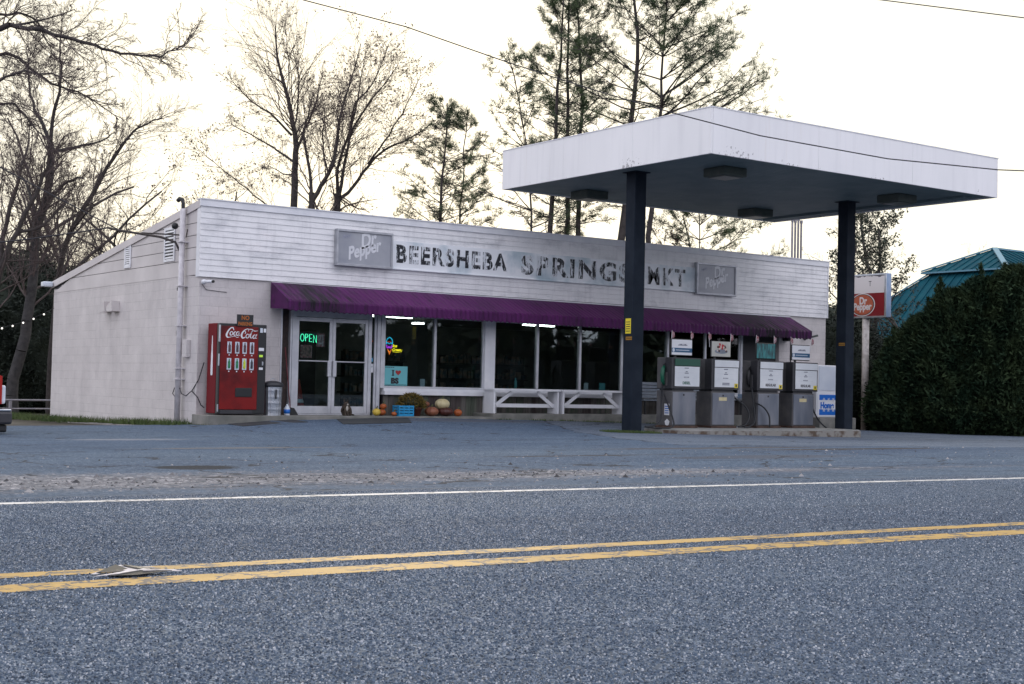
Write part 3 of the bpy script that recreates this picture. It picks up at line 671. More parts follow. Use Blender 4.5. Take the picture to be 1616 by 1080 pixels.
# side lights and double door
w = MB().bbox(15.975, 16.028, YF+.02, YF+.09, -.78, HZ, .003).build('side_light', 'alum', store)
B('pane', 'glass', w, 15.885, 15.974, YF+.05, YF+.056, -.78, HZ)
mb = MB(); mb.bbox(13.88, 13.97, YF-.02, YF+.10, -.775, HZ, .004); mb.bbox(15.80, 15.883, YF-.02, YF+.10, -.775, HZ, .004); mb.bbox(13.971, 15.799, YF-.02, YF+.10, 1.40, HZ, .004)
mb.bbox(13.971, 15.799, YF-.02, YF+.12, -.80, -.752, .003); mb.build('door_frame', 'alum', store)
for a, b_, hx in ((13.975, 14.882, 14.80), (14.888, 15.795, 14.93)):
    d = MB()
    d.bbox(a, a+.075, YF+.0, YF+.05, -.745, 1.39, .003); d.bbox(b_-.075, b_, YF+.0, YF+.05, -.745, 1.39, .003)
    d.bbox(a+.076, b_-.076, YF+.0, YF+.05, -.745, -.58, .003); d.bbox(a+.076, b_-.076, YF+.0, YF+.05, 1.30, 1.39, .003)
    dd = d.build('door', 'alum', store)
    B('pane', 'glass', dd, a+.077, b_-.077, YF+.022, YF+.028, -.579, 1.299)
    B('push_bar', 'alum', dd, a+.076, b_-.076, YF+.06, YF+.085, .40, .44) if False else MB().tube([(a+.07, YF-.03, .42), (b_-.07, YF-.03, .42)], .014, 8).build('push_bar', 'alum', dd)
    MB().bbox(hx-.045, hx+.045, YF-.055, YF-.004, .08, .44, .01).build('handle', 'alum', dd)
# awning: ribbed metal with valance
AW0, AW1, AYF = 13.31, 29.44, 26.99
mb = MB(); npl = 124; vs = []; r5 = random.Random(2)
zt_, zv, zb = 2.11, 1.70, 1.50
vs = []
for i in range(npl*2+1):
    x_ = AW0+(AW1-AW0)*i/(npl*2); o_ = .016*(1 if i % 2 else 0); sag = r5.uniform(-.006, .006)
    scal = -.030 if i % 2 else 0
    dro = .03*(x_-AW0)/(AW1-AW0)
    vs += [(x_, YF-.065+.0, zt_-.03*(x_-AW0)/16), (x_, AYF+.02-o_, zv+o_+sag-dro), (x_, AYF-o_, zv-.03-dro), (x_, AYF-o_+.005, zb+scal-dro+sag)]
m_ = npl*2+1
fs = [(i*4+k, (i+1)*4+k, (i+1)*4+k+1, i*4+k+1) for i in range(m_-1) for k in range(3)]
off = len(vs)
vs2 = [(x_, y_+.012, z_-.010) for x_, y_, z_ in vs]
fs2 = [tuple(v+off for v in f[::-1]) for f in fs]
mb.add(vs+vs2, fs+fs2)
for s_, X in ((0, AW0), (1, AW1)):
    d_ = .0 if s_ == 0 else -.03
    mb.prism([(YF-.07, zt_+d_), (YF-.07, zb+.04+d_), (AYF+.005, zb+.0+d_), (AYF+.0, zv+d_)], 'x', X-(.006 if s_ == 0 else -.0), X+(.0 if s_ == 0 else .006))
aw = mb.build('awning', 'awning', store)
MB().tube([(AW0, AYF+.04, zv-.04), (AW1, AYF+.04, zv-.07)], .018, 8).build('front_rail', 'black', aw)
MB().box(AW0, AW1, YF-.075, YF-.056, 2.085, 2.115).build('head_flashing', 'trim', aw)
# louvre vents on the side wall
for y0, y1, z0, z1 in ((29.33, 29.83, 2.60, 3.24), (32.02, 32.32, 2.60, 3.04)):
    v = MB(); v.bbox(XL-.035, XL-.012, y0-.06, y0, z0-.06, z1+.06, .004); v.bbox(XL-.035, XL-.012, y1, y1+.06, z0-.06, z1+.06, .004); v.bbox(XL-.035, XL-.012, y0, y1, z0-.06, z0, .004); v.bbox(XL-.035, XL-.012, y0, y1, z1, z1+.06, .004)
    vo = v.build('louvre_vent', 'trim', store)
    B('vent_opening', 'ink', vo, XL-.014, XL-.0095, y0, y1, z0, z1)
    v = MB(); k = 9
    for i in range(k):
        zc = z0+(z1-z0)*(i+.5)/k; v.prism([(XL-.034, zc-.022), (XL-.030, zc-.026), (XL-.014, zc+.012), (XL-.016, zc+.016)], 'y', y0, y1)
    v.build('louvre_slats', 'trim', vo)
# dryer hoods
for y0 in (32.66, 33.18):
    v = MB(); v.prism([(y0, 1.53), (y0+.36, 1.53), (y0+.36, 1.66), (y0+.02, 1.78)], 'x', XL-.20, XL-.002); v.build('exhaust_hood', 'blockplain', store)
# meter box, conduit mast
v = MB(); v.bbox(XL-.10, XL-.002, 28.28, 28.50, .42, .80, .01); v.build('meter_box', 'block', store)
v = MB(); v.tube([(XL-.12, 28.62, -1.05), (XL-.12, 28.62, 3.62)], .062, 12)
mast = v.build('conduit_mast', 'pipe', store, smooth=True)
for z_ in (-.05, .18, 1.1, 1.95, 2.9): MB().bbox(XL-.20, XL-.002, 28.53, 28.71, z_-.012, z_+.012, .003).build('conduit_strap', 'pipe', mast)
v = MB(); v.tube([(XL-.12, 28.62, 3.62), (XL-.12, 28.62, 3.74), (XL-.13, 28.65, 3.82), (XL-.16, 28.72, 3.84), (XL-.18, 28.78, 3.80)], [.04, .04, .045, .05, .045], 10); v.build('weatherhead', 'black', mast)
v = MB(); v.tube([(XL-.12, 28.62, 2.62), (XL-.22, 28.75, 2.90), (XL-.42, 29.1, 3.02), (XL-.95, 30.3, 3.22), (XL-1.0, 30.75, 3.30)], .026, 8); v.build('service_bracket', 'bark', mast)
v = MB(); v.tube([(XL-.12, 28.62, 3.05), (XL-.62, 29.7, 3.14)], .016, 6); v.tube([(XL-.08, 28.5, 3.0), (XL-.3, 27.9, 3.10)], .012, 6); v.build('bracket_brace', 'bark', mast)
# floodlight, cameras
v = MB(); v.lathe((XL-.16, 28.95, 3.20), [(.02, 0), (.06, .02), (.075, .08), (.05, .13), (.01, .14)], 12); v.build('flood_light', 'black', store, smooth=True)
v = MB(); v.lathe((XL+.06, YF-.10, 2.00), [(.03, -.03), (.055, -.01), (.06, .03), (.04, .06), (.01, .07)], 12); v.tube([(XL+.06, YF-.12, 2.02), (XL+.16, YF-.30, 2.02)], .035, 10); sc_ = v.build('security_camera', 'white', store, smooth=True)
MB().tube([(XL+.16, YF-.30, 2.02), (XL+.18, YF-.335, 2.02)], .030, 10).build('camera_lens', 'black', sc_)
MB().tube([(XL+.05, YF-.02, 1.97), (XL+.15, YF-.015, 1.86), (XL+.4, YF-.015, 1.84), (XL+.62, YF-.015, 1.83)], .006, 5).build('cable', 'wire', sc_)
v = MB(); v.lathe((30.05, YF-.08, 1.45), [(.02, 0), (.05, .03), (.03, .08)], 10); v.tube([(30.05, YF-.08, 1.50), (30.35, YF-.30, 1.60)], .03, 8); v.build('security_camera', 'fixture', store, smooth=True)
v = MB(); v.bbox(29.22, 29.40, YF-.22, YF-.002, 1.40, 1.62, .02); v.tube([(29.55, YF-.02, 1.45), (29.56, YF-.02, -.7)], .016, 6); v.build('wall_speaker', 'black', store)
v = MB(); v.lathe((XL-.06, 28.86, 1.85), [(.01, 0), (.05, .02), (.05, .08), (.01, .10)], 10); v.build('door_bell', 'black', store)
v = MB(); v.lathe((0, 0, 0), [(.01, 0), (.09, .01), (.09, .05), (.01, .06)], 14); v.v = [(XL-.01-z, 28.87+x, .95+y*1.1) for x, y, z in v.v]; v.build('conduit_knockout', 'ink', store)
# cable from the mast to the machine
def sag(a, b, s, n=10):
    a, b = Vector(a), Vector(b); return [a.lerp(b, i/n)+Vector((0, 0, -4*s*(i/n)*(1-i/n))) for i in range(n+1)]
v = MB(); v.tube([(11.80, 27.80, .32), (XL+.02, YF-.06, -.05), (XL-.03, 28.05, -.28), (XL-.08, 28.25, -.40), (XL-.10, 28.45, -.36), (XL-.10, 28.6, -.20), (XL-.10, 28.85, -.24), (XL-.10, 28.95, -.36), (XL-.08, 28.8, -.46)], .011, 6)
v.tube([(XL-.03, 28.05, -.30), (XL+.0, YF-.08, -.42), (XL+.07, YF-.10, -.58), (XL+.14, YF-.12, -.64)], .011, 6); v.build('power_cable', 'wire', store)
# gutter end at the back eave
v = MB(); v.bbox(XL-.32, XL-.06, YB-.1, YB+.15, 2.33, 2.47, .03); v.build('gutter_end', 'frosty', store)
# vent stacks on the roof behind: thin pipes rising over the parapet
for i in range(4):
    vx = 34.95+i*.145; h = 5.82+.05*(i == 2)-.03*(i % 2)
    s_ = MB(); s_.tube([(vx, 33.0, -1.2), (vx, 33.0, h)], .035, 8); s_.tube([(vx, 33.0, h-.10), (vx, 33.0, h)], .05, 8)
    s_.build('vent_pipe', 'rustpipe', None, label='thin grey fuel vent pipe standing in the row of four behind the store', category='pipe', group='row of four fuel vent pipes')
# interior: shelves, coolers, lamps
shl = thing('store_shelf', 'dark store shelf unit seen through the window left of the thick white post', 'shelf', (17.9, 31.2, -.72), 'store shelves inside')
def shelf(root, x0, x1, y0, y1):
    s_ = MB(); [s_.box(x0, x1, y0, y1, z, z+.03) for z in (-.70, -.3, .1, .5)]; s_.box(x0, x1, (y0+y1)/2-.01, (y0+y1)/2+.01, -.70, .75); s_.build('shelf_frame', 'black', root)
    g = MB(); r6 = random.Random(int(x0*10))
    for z in (-.665, -.265, .135, .535):
        x_ = x0+.03
        while x_ < x1-.15:
            w = r6.uniform(.06, .14); g.box(x_, x_+w, y0+.03, y0+.18, z, z+r6.uniform(.12, .28)); x_ += w+r6.uniform(.01, .06)
    g.build('goods', 'shelfgoods', root, label='packed shelf goods')
shelf(shl, 16.9, 18.7, 31.0, 31.4)
s2 = thing('store_shelf', 'dark store shelf unit behind the windows right of the thick white post', 'shelf', (21.3, 31.5, -.72), 'store shelves inside'); shelf(s2, 20.0, 22.8, 31.3, 31.7)
ck = thing('drink_cooler', 'lit drink cooler with blue header seen through the right door leaf', 'cooler', (16.9, 34.6, -.72))
MB().bbox(16.2, 17.8, 34.3, 35.0, -.72, 1.35, .02).build('cabinet', 'black', ck)
B('header', P('blue_header', (.01, .12, .20), None, rough=.5), ck, 16.22, 17.78, 34.27, 34.298, 1.05, 1.28)
B('cooler_door', 'frosty', ck, 16.35, 16.95, 34.27, 34.298, .05, .72) if False else None
def ceil_lamp(x0, x1, y, lab):
    t_ = thing('ceiling_lamp', lab, 'lamp', ((x0+x1)/2, y, 1.79), 'fluorescent lamps under the store ceiling')
    MB().bbox(x0, x1, y-.12, y+.12, 1.72, 1.788, .005).build('housing', 'white', t_)
    l = MB(); l.tube([(x0+.03, y-.05, 1.692), (x1-.03, y-.05, 1.692)], .018, 8); l.tube([(x0+.03, y+.05, 1.692), (x1-.03, y+.05, 1.692)], .018, 8); l.build('tube_lamp', 'tube', t_)
LP = [(17.3, 19.2, 31.6), (23.1, 24.2, 32.0), (20.9, 21.3, 34.4)]
for a_, l_ in zip(LP, ['fluorescent ceiling lamp glowing over the first window beside the double door', 'fluorescent ceiling lamp glowing behind the windows above the white benches', 'small fluorescent ceiling lamp deep inside the store']): ceil_lamp(*a_, l_)
# neon signs
def neon(root, nm, strokes, mat, y, r=.008):
    m_ = MB()
    for st in strokes: m_.tube([(a, y, b_) for a, b_ in st], r, 6)
    return m_.build(nm, mat, root)
yn = YF+.10
def arc(cx, cz, rx, rz, a0, a1, n=14): return [(cx+rx*math.cos(math.radians(a0+(a1-a0)*i/n)), cz+rz*math.sin(math.radians(a0+(a1-a0)*i/n))) for i in range(n+1)]
on = thing('open_sign', 'green neon OPEN sign glowing in the left door pane', 'neon sign', (14.27, yn, .86))
neon(on, 'neon_tube', [[(14.075+(a-14.125)*1.0+.065, b_) for a, b_ in arc(14.165, .935, .045, .08, 90, 450)]]+[[(14.08+(a-14.08)*1.0+.055, b_-.008*i) for a, b_ in st] for i, st in enumerate([[(14.205, .86), (14.205, 1.02), (14.25, 1.01), (14.265, .98), (14.25, .945), (14.205, .94)],
     [(14.365, 1.02), (14.30, 1.02), (14.30, .86), (14.365, .86)], [(14.30, .94), (14.35, .94)], [(14.40, .855), (14.40, 1.02), (14.475, .855), (14.475, 1.02)]])], 'ng', yn, .0075)
ic = thing('ice_cream_sign', 'neon ice cream cone sign in blue, purple, orange and yellow', 'neon sign', (16.5, yn, .66))
neon(ic, 'blue_swirl', [[(16.335, .86), (16.33, .93), (16.36, .99), (16.42, 1.03), (16.48, .98), (16.50, .92), (16.49, .86)], [(16.335, .88), (16.37, .90), (16.41, .87), (16.45, .90), (16.49, .88)]], 'nb', yn, .008)
neon(ic, 'purple_scoop', [[(16.345, .85), (16.345, .79), (16.375, .77), (16.385, .82), (16.41, .77), (16.43, .82), (16.455, .77), (16.48, .79), (16.485, .85)]], 'np', yn, .008)
neon(ic, 'orange_cone', [[(16.37, .75), (16.42, .63), (16.47, .75)], [(16.39, .72), (16.44, .67)]], 'no', yn, .007)
v_, f_ = text_mesh('Ice', .10, (16.50, yn+.004, .80), depth=.004, bold=.002, shear=.3); m_ = MB(); m_.add(v_, f_)
v_, f_ = text_mesh('Cream', .085, (16.49, yn+.004, .715), depth=.004, bold=.002, shear=.3); m_.add(v_, f_)
m_.tube([(16.50, yn, .695), (16.62, yn, .685), (16.74, yn, .70), (16.76, yn, .75)], .005, 5)
m_.build('yellow_lettering', 'ny', ic)
rn = thing('red_neon_strip', 'dim red neon strip glowing deep behind the first window', 'neon sign', (19.6, 33.5, 1.05))
m_ = MB(); m_.tube([(18.9, 33.5, 1.1), (19.7, 33.5, 1.1)], .012, 6); m_.build('neon_tube', 'redneon', rn)
tcone = thing('traffic_cone', 'red traffic cone with pale bands inside the left door leaf', 'traffic cone', (14.62, 29.0, -.72))
MB().lathe((14.62, 29.0, -.70), [(.17, 0), (.12, .18), (.045, .62), (.03, .70), (.02, .71)], 16).build('cone', 'coneorange', tcone, True)
MB().bbox(14.42, 14.82, 28.8, 29.2, -.719, -.695, .01).build('base', 'coneorange', tcone)
MB().lathe((14.62, 29.0, -.70), [(.127, .17), (.108, .26)], 16).build('reflective_band', 'frosty', tcone, True)
# papers on glass
pr = thing('price_list', 'red and white printed price list taped in left door pane', 'poster', (14.6, YF+.03, .74)); MB().box(14.50, 14.70, YF+.030, YF+.033, .74, 1.04).build('sheet', 'poster', pr)
m_ = MB(); [m_.box(14.53+.09*c_, 14.60+.07*c_, YF+.0285, YF+.0295, .78+.03*k_, .79+.03*k_) for k_ in range(8) for c_ in (0, 1)]; m_.build('print_lines', 'white', pr)
pt = thing('picture_poster', 'pinkish picture poster hung below the OPEN sign', 'poster', (14.25, YF+.03, .49)); MB().box(14.11, 14.39, YF+.030, YF+.033, .49, .77).build('sheet', 'poster', pt); MB().box(14.13, 14.37, YF+.0285, YF+.0295, .52, .74).build('picture', 'posterpic', pt)
wf = thing('notice_sheet', 'small white notice sheet on the side light right of door', 'notice', (15.93, YF+.04, .22)); MB().box(15.89, 15.97, YF+.043, YF+.047, .20, .40).build('sheet', 'white', wf)
m_ = MB(); [m_.tube([(15.93+math.cos(a)*r, YF+.042, .31+math.sin(a)*r) for a in np.linspace(.7, 2.44, 6)], .004, 4) for r in (.015, .03)]; m_.build('wave_mark', 'blueband', wf)
st = thing('round_sticker', 'round pale blue sticker above the small white notice', 'sticker', (15.93, YF+.04, .46)); m_ = MB(); m_.prism([(15.93+.032*math.cos(a), .49+.05*math.sin(a)) for a in np.linspace(0, 6.283, 17)[:-1]], 'y', YF+.043, YF+.047); m_.build('disc', P('sticker_blue', (.10, .35, .55), None), st)
ib = thing('love_poster', 'teal I love BS poster in the lower left window corner', 'poster', (16.53, YF+.038, -.09))
MB().box(16.26, 16.88, YF+.036, YF+.040, -.085, .36).build('sheet', 'teal', ib)
text('letter', 'I', .17, 'ink', ib, (16.47, YF+.034, .145), depth=.001, bold=.010)
m_ = MB(); [m_.box(16.455, 16.525, YF+.0335, YF+.0345, z, z+.018) for z in (.140, .255)]; m_.build('letter_serifs', 'ink', ib)
hp = [(16*math.sin(t)**3/16, (13*math.cos(t)-5*math.cos(2*t)-2*math.cos(3*t)-math.cos(4*t))/16) for t in np.linspace(0, 2*math.pi, 25)[:-1]]
m_ = MB(); m_.prism([(16.63+.075*a, .215+.068*b_) for a, b_ in hp], 'y', YF+.033, YF+.035); m_.build('heart', 'heart', ib)
text('lettering', 'BS', .17, 'ink', ib, (16.44, YF+.034, -.035), depth=.001, bold=.012, sx=1.15)
m_ = MB(); [m_.box(16.28+.05*i, 16.32+.05*i, YF+.0335, YF+.0345, .325, .342) for i in range(5)]; m_.box(16.28, 16.86, YF+.0335, YF+.0345, -.066, -.058); m_.build('small_print', 'ink', ib)
# things on the inner sill
for x_, w, h, mt, lb, cg in ((17.35, .13, .22, 'frosty', 'pale square sheet standing on the sill beside the teal poster', 'sheet'), (20.05, .07, .30, 'teal', 'tall pale green bottle on the sill of the second window group', 'bottle'),
                      (22.25, .15, .22, 'frosty', 'small white framed card on sill left of the steel column', 'card'), (22.78, .20, .23, 'teal', 'pale teal card leaning on the sill beside the framed card', 'card')):
    if cg == 'bottle': MB().lathe((x_, YF+.14, -.14), [(w/2, 0), (w/2, h*.7), (w/4, h*.85), (w/4, h)], 12).build('bottle', mt, None, True, label=lb, category=cg)
    else: MB().bbox(x_-w/2, x_+w/2, YF+.12, YF+.13, -.14, -.14+h, .002).build('display_card', mt, None, label=lb, category=cg)

# ------------------------------------------------------------------ signs on the siding
def ghost_sign(x0, x1, z0, z1, lab):
    t_ = thing('sign_box', lab, 'sign', ((x0+x1)/2, YF-.10, z0), 'faded soda signs on the siding')
    y0, y1 = YF-.19, YF-.06
    f_ = MB(); w = .055
    f_.bbox(x0, x1, y0, y1, z0, z0+w, .006); f_.bbox(x0, x1, y0, y1, z1-w, z1, .006); f_.bbox(x0, x0+w*.8, y0+.001, y1, z0+w, z1-w, .004); f_.bbox(x1-w*.8, x1, y0+.001, y1, z0+w, z1-w, .004)
    f_.build('frame', 'ghostframe', t_)
    B('panel', 'ghostgrey', t_, x0+w*.8, x1-w*.8, y0+.03, y1, z0+w, z1-w)
    W_, cx_, zc = x1-x0, (x0+x1)/2, (z0+z1)/2; yy = y0+.026
    c_, s_ = math.cos(.30), math.sin(.30); xd, ud = (c_, 0, s_), (0, 0, 1.1)
    m_ = MB()
    for s2_, sz, ox, oz in (('Dr', .42, -.10, -.0), ('Pepper', .36, -.42, -.26)):
        a, b_ = text_mesh(s2_, sz*W_/1.45, (cx_+ox*W_/1.45, yy, zc+oz), xd=xd, ud=ud, depth=.003, bold=.013, sx=.84); m_.add(a, b_)
    # slab serifs that make the letters read as wood type
    m_.build('lettering', 'ghostletter', t_)
    text('small_lettering', 'Enjoy', .10, 'ghostblue', t_, (x0+.15*W_/1.45, yy, zc+.20), depth=.002, shear=.4, xd=xd)
    return t_
ghost_sign(14.83, 16.28, 2.575, 3.40, 'faded grey framed soda sign left of the BEERSHEBA lettering')
ghost_sign(25.74, 27.20, 2.54, 3.40, 'faded grey framed soda sign right of the MKT. lettering')
name = thing('name_board', 'long white store name board with peeling black hand-painted lettering', 'sign', (21, YF-.09, 2.62))
B('board', 'panelw', name, 16.285, 25.735, YF-.095, YF-.058, 2.62, 3.25)
MB().bbox(16.285, 25.735, YF-.12, YF-.056, 2.585, 2.618, .004).build('bottom_rail', 'panelw', name)
m_ = MB()
def word(s_, x0, x1, z0, h, k):
    vs, fs = text_mesh(s_, 1, (0, 0, 0), depth=.004, bold=(.042, .042, .032)[k], spacing=1.22)
    xs_ = [v.x for v in vs]; zs_ = [v.z for v in vs]; a, b_ = min(xs_), max(xs_); zb_, zt2 = min(zs_), max(zs_)
    m_.add([(x0+(v.x-a)/(b_-a)*(x1-x0), YF-.098+v.y*.3, z0+(v.z-zb_)/(zt2-zb_)*h) for v in vs], fs)
word('BEERSHEBA', 16.42, 19.55, 2.74, .43, 0); word('SPRINGS', 19.98, 23.46, 2.70, .49, 1); word('MKT.', 24.06, 25.56, 2.70, .47, 2)
m_.build('lettering', 'wornblack', name)

# ------------------------------------------------------------------ porch
def gslab(name, x0, x1, y0, y1, zt, **kw):
    m_ = MB(); m_.bbox(x0, x1, y0, y1, -1.3, zt, .012); return m_.build(name, 'concrete', None, kind='structure')
gslab('porch_slab', 11.60, 18.70, 27.02, 27.898, -.775); gslab('porch_slab', 18.702, 29.4, 27.02, 27.898, -.695)

# ------------------------------------------------------------------ vending machine
vx0, vx1, vy0, vy1, vz0, vz1 = 11.84, 12.92, 27.15, 27.74, -.774, 1.14
vm_ = thing('vending_machine', 'red soda vending machine with white script logo beside the trash can', 'vending machine', (12.38, 27.45, -.774))
MB().bbox(vx0, vx1, vy0+.14, vy1, vz0+.03, vz1, .015).build('cabinet', 'redside', vm_)
MB().bbox(vx0+.005, vx1-.005, vy0, vy0+.138, vz0+.02, vz1, .02).build('door', 'black', vm_)
def fx(px): return vx0+(px-265)/736*(vx1-vx0)
def fz(py): return vz1-(py-195)*.001343
fy = vy0
MB().bbox(fx(285), fx(862), fy-.012, fy-.001, fz(1530), fz(235), .01).build('front_panel', 'red', vm_)
m_ = MB(); m_.bbox(fx(300), fx(800), fy-.02, fy-.0, fz(1600), fz(1545), .008); m_.build('kick_grille', 'pumpdark', vm_)
for row, (za, zb_) in enumerate(((480, 662), (735, 915))):
    for i, cxp in enumerate((418, 538, 652, 765)):
        b_ = MB().bbox(fx(cxp-33), fx(cxp+33), fy-.024, fy-.013, fz(zb_), fz(za), .006).build('selection_window', 'frosty', vm_)
        mt = ['brownlab', 'brownlab', 'brownlab', 'brownlab'] if row == 0 else ['greenlab', 'greenlab', 'limelab', 'blacklab']
        for k_, c_ in (('brownlab', (.05, .025, .03)), ('greenlab', (.01, .12, .05)), ('limelab', (.35, .42, .02)), ('blacklab', (.02, .02, .03))):
            if k_ not in M: M[k_] = P(k_, c_, tuple(min(1, c*2.2) for c in c_), 30, .4)
        MB().lathe((fx(cxp), fy-.030, fz(zb_)+.03), [(.02, 0), (.028, .02), (.026, .10), (.028, .13), (.012, .17), (.012, .20)], 10, ax=(1, .2)).build('bottle_picture', mt[i], b_)
        MB().bbox(fx(cxp-9), fx(cxp+9), fy-.022, fy-.013, fz(zb_+34), fz(zb_+16), .003).build('button', 'white', vm_)
for nm, a, b_, c_, d_, mt in (('label', 890, 930, 250, 322, 'frosty'), ('label', 945, 982, 255, 315, 'white'), ('label', 876, 955, 560, 608, 'white'), ('display', 885, 940, 670, 705, 'lcd'), ('coin_slot', 930, 950, 775, 835, 'galv'), ('label', 885, 945, 868, 905, 'white')):
    MB().bbox(fx(a), fx(b_), fy-.012, fy-.001, fz(d_), fz(c_), .002).build(nm, mt, vm_)
MB().bbox(12.215, 12.60, fy-.016, fy-.0125, -.30, -.15, .004).build('delivery_slot', 'black', vm_) if False else MB().bbox(12.22, 12.60, fy-.022, fy-.0125, -.39, -.20, .008).build('delivery_slot', 'black', vm_)
m_ = MB(); m_.bbox(vx0-.004, vx0+.03, fy-.006, fy+.02, .75, 1.10, .003); m_.bbox(vx0-.004, vx0+.02, fy-.006, fy+.02, .25, .5, .003); m_.bbox(vx0-.004, vx0+.02, fy-.006, fy+.02, -.70, -.55, .003); m_.build('hinge', 'galv', vm_)
# side graphic: white bottle outline on the red side
prof = [(0, .012), (.08, .016), (.30, .022), (.42, .036), (.52, .034), (.62, .040), (.80, .042), (.83, .030)]
m_ = MB(); yc = vy0+.34; zt2 = .88
pl = [(yc-w*1.2, zt2-h) for h, w in prof]+[(yc+w*1.2, zt2-h) for h, w in prof[::-1]]
m_.prism(pl, 'x', vx0-.004, vx0-.0005); m_.build('bottle_graphic', 'white', vm_)
# script logo (brush strokes)
lg = MB(); o_ = (0, fy-.016, 0)
def S(pts, ws): ribbon(lg, [(fx(a), fz(b_)) for a, b_ in pts], [w*.00147 for w in ws], o_, depth=.003)
S([(478, 300), (466, 262), (430, 268), (392, 318), (370, 372), (380, 408), (414, 412), (448, 402), (500, 396), (530, 410), (560, 400)], [12, 15, 15, 22, 28, 20, 9, 5, 6, 9, 4])
for cx_ in (448, 545): S([(cx_+10, 322), (cx_-12, 326), (cx_-26, 350), (cx_-18, 378), (cx_+2, 374), (cx_+18, 346), (cx_+10, 322)], [10, 12, 16, 14, 10, 12, 10])
S([(512, 328), (496, 324), (480, 350), (486, 378), (506, 376), (522, 360)], [10, 12, 16, 14, 9, 6]); S([(566, 322), (556, 350), (560, 378), (578, 366)], [10, 14, 12, 5])
S([(700, 312), (706, 276), (672, 276), (622, 316), (598, 372), (612, 412), (646, 408), (676, 378)], [5, 10, 10, 20, 26, 22, 12, 6])
S([(640, 300), (660, 326), (650, 350)], [6, 12, 6])
S([(700, 352), (680, 358), (668, 388), (680, 412), (704, 404), (716, 374), (700, 352)], [10, 12, 15, 12, 12, 12, 10])
S([(716, 360), (742, 340), (770, 300), (780, 284), (764, 300), (742, 350), (734, 396), (748, 412), (768, 392)], [5, 7, 8, 9, 12, 15, 15, 10, 5])
S([(812, 362), (794, 362), (776, 388), (780, 414), (800, 412), (818, 384)], [10, 12, 16, 12, 10, 8]); S([(836, 350), (818, 382), (816, 412), (838, 408)], [10, 14, 12, 5])
S([(706, 276), (760, 276), (800, 300), (850, 292)], [8, 12, 12, 4])
lg.build('script_logo', 'white', vm_)
np_ = thing('no_parking_sign', 'small black NO PARKING sign with orange letters atop the vending machine', 'sign', (12.39, vy0-.03, 1.08))
MB().bbox(12.21, 12.58, vy0-.040, vy0-.018, 1.085, 1.335, .004).build('plate', 'black', np_)
M['orangetext'] = P('orange_lettering', (.38, .11, .015), None)
text('lettering', 'NO', .125, 'orangetext', np_, (12.395, vy0-.043, 1.225), depth=.001, bold=.004, align='CENTER', sx=.9)
text('lettering', 'PARKING', .105, 'orangetext', np_, (12.395, vy0-.043, 1.105), depth=.001, bold=.004, align='CENTER', sx=.72)
# trash can
tcn = thing('trash_can', 'ribbed galvanised trash can with dark lid beside the red machine', 'trash can', (13.15, 27.28, -.775))
rib = []
for i in range(15):
    z = i*.62/14; rib.append((.185+.015*i/14+(.002 if i % 3 == 0 else 0), z))
n_ = 40; m_ = MB(); vs = []
for r_, z in rib:
    for j in range(n_): a = 2*math.pi*j/n_; rr = r_-(.006 if j % 2 else 0); vs.append((13.15+rr*math.cos(a), 27.28+rr*math.sin(a), -.775+z))
m_.add(vs, [(i*n_+j, i*n_+(j+1) % n_, (i+1)*n_+(j+1) % n_, (i+1)*n_+j) for i in range(14) for j in range(n_)]); m_.build('body', 'galv', tcn)
m_ = MB(); m_.lathe((13.15, 27.28, -.165), [(.212, 0), (.222, .01), (.222, .06), (.20, .085), (.10, .12), (.02, .13)], 28); m_.build('lid', 'pumpdark', tcn, True)
m_ = MB(); m_.tube([(13.09, 27.28, -.045), (13.10, 27.28, -.0), (13.15, 27.28, .015), (13.20, 27.28, .0), (13.21, 27.28, -.045)], .009, 6); m_.build('lid_handle', 'galv', tcn)
m_ = MB(); m_.tube([(13.13, 27.065, -.22), (13.125, 27.06, -.42)], .012, 6); m_.build('side_handle', 'black', tcn)
# jug, broom, mats
jg = thing('plastic_jug', 'small white jug with blue label beside the trash can', 'jug', (13.53, 27.35, -.775))
MB().lathe((13.53, 27.35, -.775), [(.06, 0), (.065, .01), (.065, .15), (.03, .20), (.02, .22), (.02, .24)], 14).build('bottle', 'frosty', jg, True)
MB().lathe((13.53, 27.35, -.735), [(.0665, 0), (.0665, .09)], 14).build('label', 'signblue', jg, True)
br_ = thing('broom', 'broom with red handle and black bristles leaning at the door frame', 'broom', (13.70, 27.55, -.775))
MB().tube([(13.68, 27.50, -.62), (13.70, 27.86, .70)], .012, 8).build('handle', P('broom_handle', (.12, .012, .02), None), br_)
MB().prism([(13.56, -.77), (13.86, -.77), (13.76, -.62), (13.64, -.60)], 'y', 27.46, 27.54).build('bristles', 'black', br_)
def mat_(pts, lab):
    m_ = MB(); vs = [(x, y, gz(x, y)-.02) for x, y in pts]+[(x, y, gz(x, y)+.014) for x, y in pts]; n = len(pts)
    m_.add(vs, [tuple(range(n, 2*n))]+[(i, (i+1) % n, (i+1) % n+n, i+n) for i in range(n)])
    return m_.build('rubber_mat', 'rubber', None, label=lab, category='mat', group='rubber mats in front of the porch')
mat_([(11.95, 26.1), (13.45, 26.2), (13.45, 26.95), (12.0, 26.95)], 'black rubber mat on the asphalt in front of the vending machine')
mat_([(13.9, 25.5), (15.6, 25.6), (16.3, 26.9), (14.5, 26.9)], 'black rubber mat on the asphalt in front of the double door')
